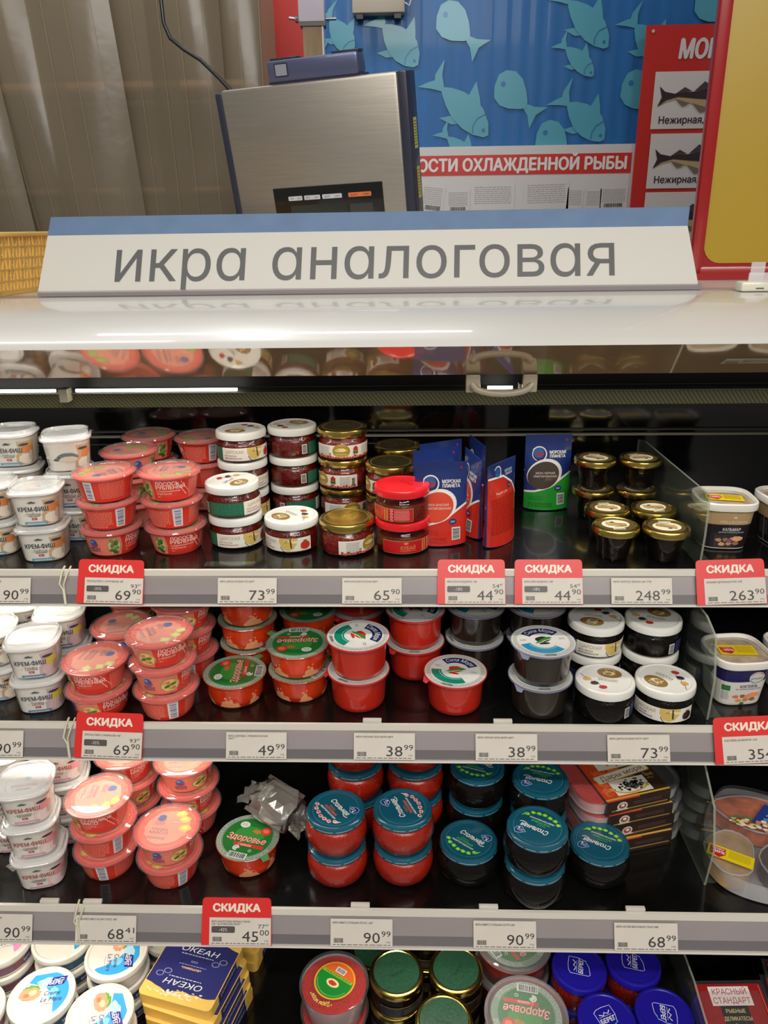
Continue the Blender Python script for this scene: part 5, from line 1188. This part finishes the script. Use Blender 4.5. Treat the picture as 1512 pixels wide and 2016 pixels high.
# yellow framed board
t = empty('yellow_board', (.80, 1.30, 1.5117)); tagit(t, 'large yellow board in a red frame standing behind the sign at right', 'board')
fr = mat('frame_red', (150, 22, 22), .3, coat=.4)
t.rotation_euler = (radians(-1), 0, 0)
p = rr_poly(.70, 1.0, .03); 
bx('frame_bottom', -.35, .35, -.009, .009, 0, .020, fr, t, .003); bx('frame_side', -.35, -.331, -.009, .009, 0, 1.0, fr, t, .003); bx('frame_side', .326, .35, -.009, .009, 0, 1.0, fr, t, .003)
bx('frame_lip', -.35, .35, -.0115, -.009, .0, .010, fr, t)
bx('board_back', -.34, .34, 0, .004, .01, 1.0, fr, t)
a = Art(); a.poly([(x*1000, y*1000) for x, y in rr_poly(.660, .965, .028)], (168, 138, 34), 1).poly([(-252, -312+240), (-252+3, -335+240), (-238, -350+240), (-90, -350+240), (-90, 60), (-252, 60)], (190, 60, 30), 2).ell(-228, -235-60, 26, 40, (190, 60, 30), 2)
a.put('yellow_panel', plane((0, -.001, .507), (1, 0, 0), (0, 0, 1), (0, -1, 0)), t, inks=lambda c: mat('board_%02x%02x%02x' % tuple(c), c, .35, coat=.3))

# basket at left
t = empty('plastic_basket', (-.745, 1.19, 1.5118)); tagit(t, 'yellow perforated plastic basket on the canopy at the left edge', 'basket'); t.rotation_euler.z = radians(-6)
by = mat('basket_yellow', (236, 190, 98), .4, coat=.2)
def basket_wall(name, w, d, z0, z1, flare, cell=.0085):
    bm = bmesh.new()
    def wall(P0, P1, nrm):
        L = (P1-P0).length; nx = int(L/cell); nz = max(2, int((z1-z0)/(cell*1.6))); dx = L/nx; dz = (z1-z0)/nz; e = (P1-P0).normalized()
        pt = lambda s, z: P0+e*s+Vector((0, 0, z0+z))+nrm*(flare*z)
        for i in range(nx+1):   # wavy uprights
            for j in range(nz):
                s = i*dx; k = 1 if (i+j) % 2 else -1
                w0, w1 = dx*(.24+.12*k), dx*(.24-.12*k)
                q = [pt(s-w0, j*dz), pt(s+w0, j*dz), pt(s+w1, (j+1)*dz), pt(s-w1, (j+1)*dz)]
                a_ = [bm.verts.new(v) for v in q]; b_ = [bm.verts.new(v-nrm*.0022) for v in q]
                bm.faces.new(a_); bm.faces.new(b_[::-1]); bm.faces.new((a_[0], a_[3], b_[3], b_[0])); bm.faces.new((a_[2], a_[1], b_[1], b_[2]))
        for j in range(nz+1):
            hh_ = .0028 if j in (0, nz) else .0009
            q = [pt(0, j*dz-hh_), pt(L, j*dz-hh_), pt(L, j*dz+hh_), pt(0, j*dz+hh_)]
            a_ = [bm.verts.new(v+nrm*.0003) for v in q]; b_ = [bm.verts.new(v-nrm*.0025) for v in q]
            bm.faces.new(a_); bm.faces.new(b_[::-1]); bm.faces.new((a_[0], b_[0], b_[1], a_[1])); bm.faces.new((a_[3], a_[2], b_[2], b_[3]))
    c = [Vector((-w/2, -d/2, 0)), Vector((w/2, -d/2, 0)), Vector((w/2, d/2, 0)), Vector((-w/2, d/2, 0))]
    for (i, j), nn in zip(((0, 1), (1, 2), (2, 3), (3, 0)), ((0, -1, 0), (1, 0, 0), (0, 1, 0), (-1, 0, 0))): wall(c[i], c[j], Vector(nn))
    return from_bm(name, bm, by, t)
basket_wall('lattice_wall', .34, .20, .004, .082, .15)
bx('basket_floor', -.17, .17, -.10, .10, 0, .004, by, t)
for x0, x1, y0, y1 in ((-.187, .187, -.117, -.108), (-.187, .187, .108, .117), (-.187, -.178, -.117, .117), (.178, .187, -.117, .117)): bx('rim', x0, x1, y0, y1, .080, .086, by, t, .0015)
bx('solid_corner', .150, .1835, -.1165, -.1085, .010, .080, by, t)
bx('label_grille', .10, .165, -.118, -.113, .050, .076, by, t, .001)

# ================================================================== BEHIND THE CASE
# serving counter and scale
ct = bx('service_counter', -.9, .62, 1.63, 2.08, 0, 1.40, mat('counter_grey', (120, 116, 110), .4)); tagit(ct, 'grey service counter behind the display case, mostly hidden', 'counter')
sc = empty('weighing_scale', (-.148, 1.66, 1.4005)); tagit(sc, 'stainless steel weighing scale with dark display seen from behind', 'scale')
steel = mat('brushed_steel', (176, 169, 158), .42, metal=.85, noise=.06, nscale=14, stretch=(1, 1, 30), bump=.05)
dk = mat('scale_dark_plastic', (40, 44, 60), .4, coat=.2)
HM = Matrix.Rotation(radians(-14), 4, 'Z') @ Matrix.Rotation(radians(10), 4, 'X') @ Matrix.Rotation(radians(-2.2), 4, 'Y')
def sbx(name, x0, x1, y0, y1, z0, z1, m, parent=sc, bev=0):
    bm = bmesh.new(); box(bm, x0, x1, y0, y1, z0, z1)
    if bev: bevel(bm, bev)
    for v in bm.verts: v.co = HM @ v.co + Vector((0, 0, .085))
    return from_bm(name, bm, m, parent, 35)
hd = sbx('display_head', -.172, .172, -.030, .028, .02, .372, steel, bev=.006)
sbx('side_cap', -.186, -.170, -.026, .034, .02, .368, dk, hd, .003); sbx('side_cap', .170, .188, -.026, .040, .02, .372, dk, hd, .003)
sbx('screen_bezel', -.095, .128, -.0325, -.029, .03, .196, mat('screen_black', (16, 17, 18), .15, coat=.5), hd, .001)
sbx('screen_glass', -.062, .055, -.0330, -.0324, .05, .163, mat('lcd_dark', (34, 36, 28), .12, coat=.4), hd); sbx('screen_glass', .060, .106, -.0330, -.0324, .05, .160, mat('lcd_grey', (58, 58, 50), .2, coat=.3), hd)
def hmap(lift): return lambda u, v, w: HM @ Vector((u, -.0325-w-lift, v)) + Vector((0, 0, .085))
a = Art()
for x, w_, c, s1, s2 in ((-50, 29, (206, 208, 214), 'ТАРА', 'кг'), (-15, 33, (206, 208, 214), 'ВЕС', 'кг'), (26, 40, (206, 208, 214), 'ЦЕНА', 'руб/кг'), (82, 46, (226, 120, 60), 'руб', 'СУММА')):
    a.rect(x, 176, w_, 8, c, 1, 0, 1.5).text(s1, x-w_*.25, 176, 4.6, (50, 50, 60), 2, w=w_*.28).text(s2, x+w_*.28, 176, 4.6, (50, 50, 60), 2, w=w_*.26)
a.put('display_labels', hmap(.0), hd)
pb = sbx('printer_bar', -.076, .100, -.020, .030, .374, .410, mat('bar_blue_grey', (92, 98, 130), .35, metal=.4, coat=.3), sc, .006)
sbx('bar_shadow_gap', -.076, .104, -.017, .030, .369, .376, dk, pb)
sbx('power_button', -.058, -.036, -.0215, -.019, .385, .403, mat('button_grey', (150, 152, 160), .3), pb); sbx('button_ring', -.060, -.034, -.0208, -.0188, .383, .405, dk, pb)
for x0 in (-.073, .047): sbx('top_catch', x0, x0+.052, -.005, .025, .409, .414, dk, pb, .001)
a = Art(); a.rect(0, 0, 26, 52, (206, 206, 110), 1).lines(0, 0, 20, 44, 9, (120, 130, 60), 2); a.put('yellow_sticker', lambda u, v, w: HM @ Vector((.1885+w, .012+u, .27+v)) + Vector((0, 0, .085)), hd)
a = Art(); a.rect(0, 0, 24, 56, (206, 196, 90), 1).lines(0, 0, 18, 48, 9, (120, 130, 60), 2); a.put('yellow_sticker', lambda u, v, w: HM @ Vector((.1885+w, .014+u, .185+v)) + Vector((0, 0, .085)), hd)
bm = bmesh.new(); box(bm, -.17, .17, -.05, .22, 0, .08); bevel(bm, .006, 1); from_bm('scale_base', bm, dk, sc, 35)
bm = bmesh.new(); box(bm, -.035, .035, .02, .05, .08, .40); from_bm('scale_neck', bm, dk, sc)
# power cord hanging
pts = [on_y(x, y, 1.85) for x, y in ((300, -420), (306, -200), (311, -60), (317, 0), (322, 45), (335, 75), (362, 97), (395, 118), (430, 152), (458, 182), (475, 210))]
cb = tube('power_cord', pts, .0042, mat('cord_black', (24, 24, 28), .4, coat=.3), None, 8); tagit(cb, 'black cord looping down behind the weighing scale', 'cord')
# pole with timber core
t = empty('support_pole', tuple(on_y(618, 100, 1.95))); t.location.z = 1.40; tagit(t, 'timber pole sleeved in white plastic with bolts behind the scale', 'pole')
px_ = .0; zz = lambda y: on_y(618, y, 1.95).z-1.40
bx('timber_post', -.0215, .0205, -.012, .012, 0, zz(20), mat('timber_post', (150, 128, 98), .7, noise=.25, nscale=18, stretch=(3, 3, .4)), t)
bx('white_edge', .0206, .024, -.013, .013, 0, zz(20), mat('white_plastic', (206, 204, 206), .4), t)
bx('plastic_sleeve', -.029, .0275, -.018, .018, zz(46), zz(-160), mat('sleeve_white', (206, 200, 214), .35, coat=.2), t, .002)
bx('sleeve_liner', -.027, .0285, -.016, .016, zz(54), zz(46), mat('slot_dark', (84, 82, 74), .4), t)
bz = zz(38)
for x0, x1 in ((-.052, -.029), (.028, .052)):
    tube('bolt', [(x0, 0, bz+.003*(x0 < 0)), (x1, 0, bz)], .0032, mat('bolt_steel', (170, 170, 176), .3, metal=1), t)
tube('nut', [(-.037, 0, bz+.001), (-.031, 0, bz)], .007, mat('bolt_steel', (170, 170, 176), .3, metal=1), t, 6)
# white box on the wall top
WY = 2.4
q = on_y(693, 0, 2.36); q2 = on_y(797, 24, 2.36)
t = empty('junction_box', ((q.x+q2.x)/2, 2.37, q2.z)); tagit(t, 'cream wall box with two black feet at the top of the picture', 'wall box')
w_ = (q2.x-q.x)/2
bx('box_body', -w_, w_, -.012, .0285, 0, .16, mat('box_cream', (186, 178, 160), .45), t, .003)
for x0 in (-w_+.010, w_-.028): bx('foot', x0, x0+.018, -.006, .02, -.012, 0, mat('slot_black', (24, 24, 24), .4), t)
tube('looped_wire', [(w_, -.02, .02), (w_+.012, -.02, .012), (w_+.018, -.02, .03), (w_+.016, -.02, .06), (w_, -.02, .075)], .002, mat('white_plastic', (206, 204, 206), .4), t)

# walls and floor
wb = bx('wall_back', -2.6, 2.6, WY+.10, WY+.2, 0, 3.6, mat('wall_brown_grey', (112, 96, 78), .7, noise=.15, nscale=3)); wb['kind'] = 'structure'
fl = bx('floor', -4, 4, -4, 3.2, -.05, 0, mat('floor_tile', (150, 146, 138), .35, noise=.05)); fl['kind'] = 'structure'
# printed wall panels
pl_x0 = on_y(603, 200, WY).x; pl_x1 = 1.6
t = empty('fish_print_panel', (0, WY, 0)); tagit(t, 'blue ridged wall panel printed with pale green fish silhouettes', 'wall panel')
bm = bmesh.new(); n = 44; a_ = []; b_ = []
ztop, zbot = 2.5, 1.2
for i in range(n*4+1):
    x = pl_x0+(pl_x1-pl_x0)*i/(n*4); k = i % 4; y = (0, 0, 0, -.0014)[k]
    a_.append(bm.verts.new((x, y, zbot))); b_.append(bm.verts.new((x, y, ztop)))
for i in range(n*4): bm.faces.new((a_[i], a_[i+1], b_[i+1], b_[i]))
from_bm('blue_panel', bm, mat('panel_blue', (10, 96, 160), .5, coat=.05, noise=.10, nscale=5, stretch=(6, 6, .6)), t, 60)
def wl(x, y): p = on_y(x, y, WY); return p.x*1000, p.z*1000
FC = (72, 152, 172)
def fishA(a, tail, head, fat=1.0, flip=1, c=FC, l=3):
    x0, y0 = wl(*tail); x1, y1 = wl(*head); L = hypot(x1-x0, y1-y0); an = math.atan2(y1-y0, x1-x0)
    def T(p): return [(x0+L*(u*cos(an)-flip*v*fat*sin(an)), y0+L*(u*sin(an)+flip*v*fat*cos(an))) for u, v in p]
    a.poly(T([(.18, 0), (.28, .08), (.42, .15), (.58, .19), (.74, .18), (.90, .11), (1, .01), (.97, -.05), (.85, -.12), (.70, -.16), (.52, -.16), (.36, -.11), (.24, -.05)]), c, l)
    a.poly(T([(.20, .03), (.10, .10), (0, .25), (.03, .05), (.07, 0), (.03, -.06), (-.04, -.2), (.10, -.10), (.22, -.03)]), c, l-1)
    a.poly(T([(.50, .16), (.46, .34), (.62, .24), (.72, .16)]), c, l-2).poly(T([(.50, -.14), (.40, -.27), (.56, -.22), (.64, -.14)]), c, l-2)
    D2 = (18, 104, 160)
    a.line(T([(.80, .15), (.76, .05), (.78, -.05), (.84, -.11)]), L*.012, D2, l+1)
    cx, cy = T([(.91, .01)])[0]; a.ell(cx, cy, L*.022, L*.022, D2, l+1, n=14)
def fishB(a, head, tail, c=FC, l=3):
    x0, y0 = wl(*head); x1, y1 = wl(*tail); L = hypot(x1-x0, y1-y0); an = math.atan2(y1-y0, x1-x0)
    def T(p): return [(x0+L*(u*cos(an)-v*sin(an)), y0+L*(u*sin(an)+v*cos(an))) for u, v in p]
    a.poly(T([(.06, -.10), (.0, .08), (.06, .22), (.20, .31), (.38, .30), (.56, .20), (.70, .08), (.74, 0), (.68, -.08), (.50, -.22), (.34, -.28), (.18, -.25)]), c, l)
    a.poly(T([(.70, .05), (.84, .10), (1.04, .25), (.96, .02), (1.02, -.22), (.84, -.08), (.70, -.04)]), c, l-1)
    cx, cy = T([(.16, .02)])[0]; a.ell(cx, cy, L*.042, L*.042, (18, 104, 160), l+1, n=14)
for fk_, args_ in (('A', ((738, 30), (822, 130), 1.3)), ('A', ((640, 20), (694, 108), 1.3)), ('A', ((848, 150), (960, 268))), ('A', ((1100, -20), (1196, 94))), ('A', ((1100, 80), (1168, 150))), ('A', ((1100, 185), (1188, 276), 1.2)), ('A', ((1236, 30), (1310, 130), 1.2)), ('A', ((866, 255), (940, 330), .9)), ('A', ((622, 95), (680, 200), 1.2)), ('B', ((862, 18), (944, 100))), ('B', ((976, 155), (1056, 232))), ('B', ((1228, 152), (1300, 236))), ('B', ((1372, -18), (1450, 60))), ('B', ((1060, 250), (1130, 330)))):
    a = Art(); (fishA if fk_ == 'A' else fishB)(a, *args_)
    a.put('printed_fish', lambda u, v, w: Vector((u, -.0016-w, v)), t, step=.0007)
t = empty('red_panel', (0, WY, 0)); tagit(t, 'plain red vertical wall panel left of the pole', 'wall panel')
x0, x1 = on_y(516, 100, WY).x, pl_x0
bx('panel_sheet', x0, x1, -.004, 0, 1.2, 2.5, mat('panel_red', (190, 38, 30), .5), t)
bx('edge_trim', x0-.006, x0, -.008, 0, 1.2, 2.5, mat('trim_brown', (110, 84, 62), .5), t)
# chilled fish banner with taped receipts
t = empty('notice_board', (0, WY-.01, 0)); tagit(t, 'white notice board with red heading strip and taped receipts', 'notice board')
A0 = on_y(780, 284, WY-.01); A1 = on_y(1250, 283, WY-.01)
bx('board_sheet', A0.x, A1.x, -.004, .004, 1.35, A1.z, mat('board_white', (206, 204, 202), .4, coat=.2), t)
s0 = on_y(790, 304, WY-.01); s1 = on_y(1240, 340, WY-.01)
a = Art(); a.rect((s0.x+s1.x)*500, (s0.z+s1.z)*500-3, (s1.x-s0.x)*1000, 52, (200, 46, 38), 1)
a.text('ОСТИ ОХЛАЖДЕННОЙ РЫБЫ', s1.x*1000-14, (s0.z+s1.z)*500-2, 44, (226, 222, 218), 2, w=585, align='R', bold=.04)
a.put('red_heading', plane((0, -.0042, 0), (1, 0, 0), (0, 0, 1), (0, -1, 0)), t, step=.0006)
for i, (xa, xb, ya, yb, rr_, br) in enumerate(((830, 874, 364, 420, -8, 1), (880, 924, 374, 420, 0, 1), (928, 1012, 362, 420, 0, 0), (1033, 1118, 357, 420, 1, 0), (1118, 1146, 370, 420, -3, 0), (1154, 1182, 372, 420, 0, 0), (1184, 1234, 368, 412, 1, 1))):
    pa, pb_ = on_y(xa, ya, WY-.02), on_y(xb, yb, WY-.02); w_, h_ = (pb_.x-pa.x)*1000, (pa.z-pb_.z)*1000
    a = Art(); a.rect(0, 0, w_, h_, (206, 204, 200), 1, rr_).lines(0, h_*.12, w_*.84, h_*.6, 9, (140, 138, 140), 2, t=1.1, rot=rr_, seed=i)
    if br: a.bars(0, -h_*.3, w_*.7, h_*.16, (70, 68, 68), 3, bg=None, rot=rr_)
    a.put('taped_receipt', lambda u, v, w, cx=(pa.x+pb_.x)/2, cz=(pa.z+pb_.z)/2: Vector((cx+u, -.0045-w*3, cz+v)), t)
# red fish poster
t = empty('fish_poster', (0, WY-.02, 0)); tagit(t, 'red poster with framed fish pictures behind the yellow board', 'poster')
def wp(x, y): p = on_y(x, y, WY-.02); return p.x*1000, p.z*1000
(ax, az), (bx_, bz_) = wp(1273, 50), wp(1248, 430)
bm = bmesh.new(); c = [(ax/1000, az/1000), (1.3, az/1000+.004), (1.3, 1.3), (ax/1000+.0, 1.3)]
bx('poster_sheet', ax/1000, 1.3, -.003, .003, 1.3, az/1000, mat('poster_red', (196, 48, 42), .35, coat=.3), t)
a = Art(); W1 = (214, 210, 206)
hx, hz = wp(1338, 95); a.text('МОРСКАЯ', hx, hz-2, 62, W1, 2, w=230, align='L', bold=.04, shear=.1)
for (x0p, y0p, x1p, y1p, txt) in ((1290, 142, 1440, 252, 'Нежирная, мясо'), (1281, 264, 1440, 369, 'Нежирная, мясо'), (1270, 379, 1440, 470, '')):
    (xa, za), (xb, zb) = wp(x0p, y0p), wp(x1p, y1p); xb = 1250; a.rect((xa+xb)/2, (za+zb)/2, xb-xa, za-zb, W1, 2)
    if txt: tx, tz = wp(x0p+3, y1p-15); a.text(txt, tx+4, tz, 25, (50, 46, 56), 3, w=188, align='L', bold=.02)
    fx, fz = wp(x0p+6, y0p+50); L = 260
    T = lambda p: [(fx+L*u, fz+L*v) for u, v in p]
    dark = (52, 46, 48); bel = (186, 162, 120)
    a.poly(T([(.0, .10), (.03, .0), (-.01, -.09), (.08, -.05), (.20, -.02), (.40, -.09), (.70, -.15), (1, -.1), (1, .10), (.7, .09), (.4, .05), (.16, .03), (.06, .05)]), bel, 3)
    a.poly(T([(.0, .10), (.03, .0), (-.01, -.09), (.08, -.03), (.20, .0), (.40, -.02), (.70, -.04), (1, .0), (1, .10), (.7, .09), (.4, .05), (.16, .03), (.06, .05)]), dark, 4)
    for f in ([(.17, .03), (.26, .09), (.34, .05)], [(.36, .05), (.46, .14), (.58, .07)], [(.62, .08), (.72, .16), (.84, .09)]): a.poly(T(f), (70, 64, 66), 5)
    for f in ([(.17, -.02), (.25, -.09), (.33, -.06)], [(.35, -.06), (.44, -.15), (.56, -.12)]): a.poly(T(f), (120, 106, 92), 5)
xs, zs = wp(1285, 62); a.ell(xs, zs, 4, 4, (200, 200, 200), 3)
a.put('printed_pictures', plane((0, -.0032, 0), (1, 0, 0), (0, 0, 1), (0, -1, 0)), t, step=.0006)

# plastic strip curtain at left
t = empty('strip_curtain', (0, 2.2, 0)); tagit(t, 'brownish translucent plastic strip curtain hanging at the left', 'curtain')
sm = film('strip_pvc', (.78, .72, .60), haze=.62, gloss=.8, rough=.2, hazecol=(.23, .19, .135), bump=.25, bscale=5)
def strip(x, w, y, lean, ph, curl):
    bm = bmesh.new(); nu, nv = 10, 16; g = []
    for j in range(nv+1):
        z = 1.0+1.5*j/nv
        g.append([bm.verts.new((x+w*(i/nu-.5)+lean*(z-1.8), y+curl*(4*(i/nu-.5)**2-.5)+.012*sin(3*z+ph+i*.25), z)) for i in range(nu+1)])
    for j in range(nv):
        for i in range(nu): bm.faces.new((g[j][i], g[j][i+1], g[j+1][i+1], g[j+1][i]))
    st_ = from_bm('strip', bm, sm, t, 80)
    for q in (.22, .5, .8):
        pts = [(x+w*(q-.5)+lean*(z-1.8), y+curl*(4*(q-.5)**2-.5)+.012*sin(3*z+ph+q*2.5)-.002, z) for z in [1.0+.1*k for k in range(16)]]
        tube('crease_line', pts, .0007, mat('crease_line', (150, 132, 98), .4), st_, 4)
for i, (x, w, y, lean, curl) in enumerate(((-1.60, .2, .01, -.04, .02), (-1.42, .2, -.02, -.05, .03), (-1.24, .16, .02, -.06, .02), (-1.12, .19, -.02, -.10, .03), (-.97, .20, .015, -.13, .025), (-.82, .21, -.025, -.06, .03), (-.68, .20, .02, -.03, .02), (-.555, .19, -.01, -.01, .03), (-.42, .17, .03, .0, .02))): strip(x, w, y, lean, i*1.3, curl)
# dim back room seen through the strips: two wall ducts
for zc, hh_, lab in ((1.97, .05, 'upper brown pipe on the wall behind the strip curtain'), (1.70, .03, 'lower brown pipe on the wall behind the strip curtain')):
    o = tube('wall_pipe', [(-1.7, WY+.06, zc), (-.42, WY+.06, zc)], hh_/2, mat('pipe_brown', (150, 112, 80), .5)); tagit(o, lab, 'pipe')
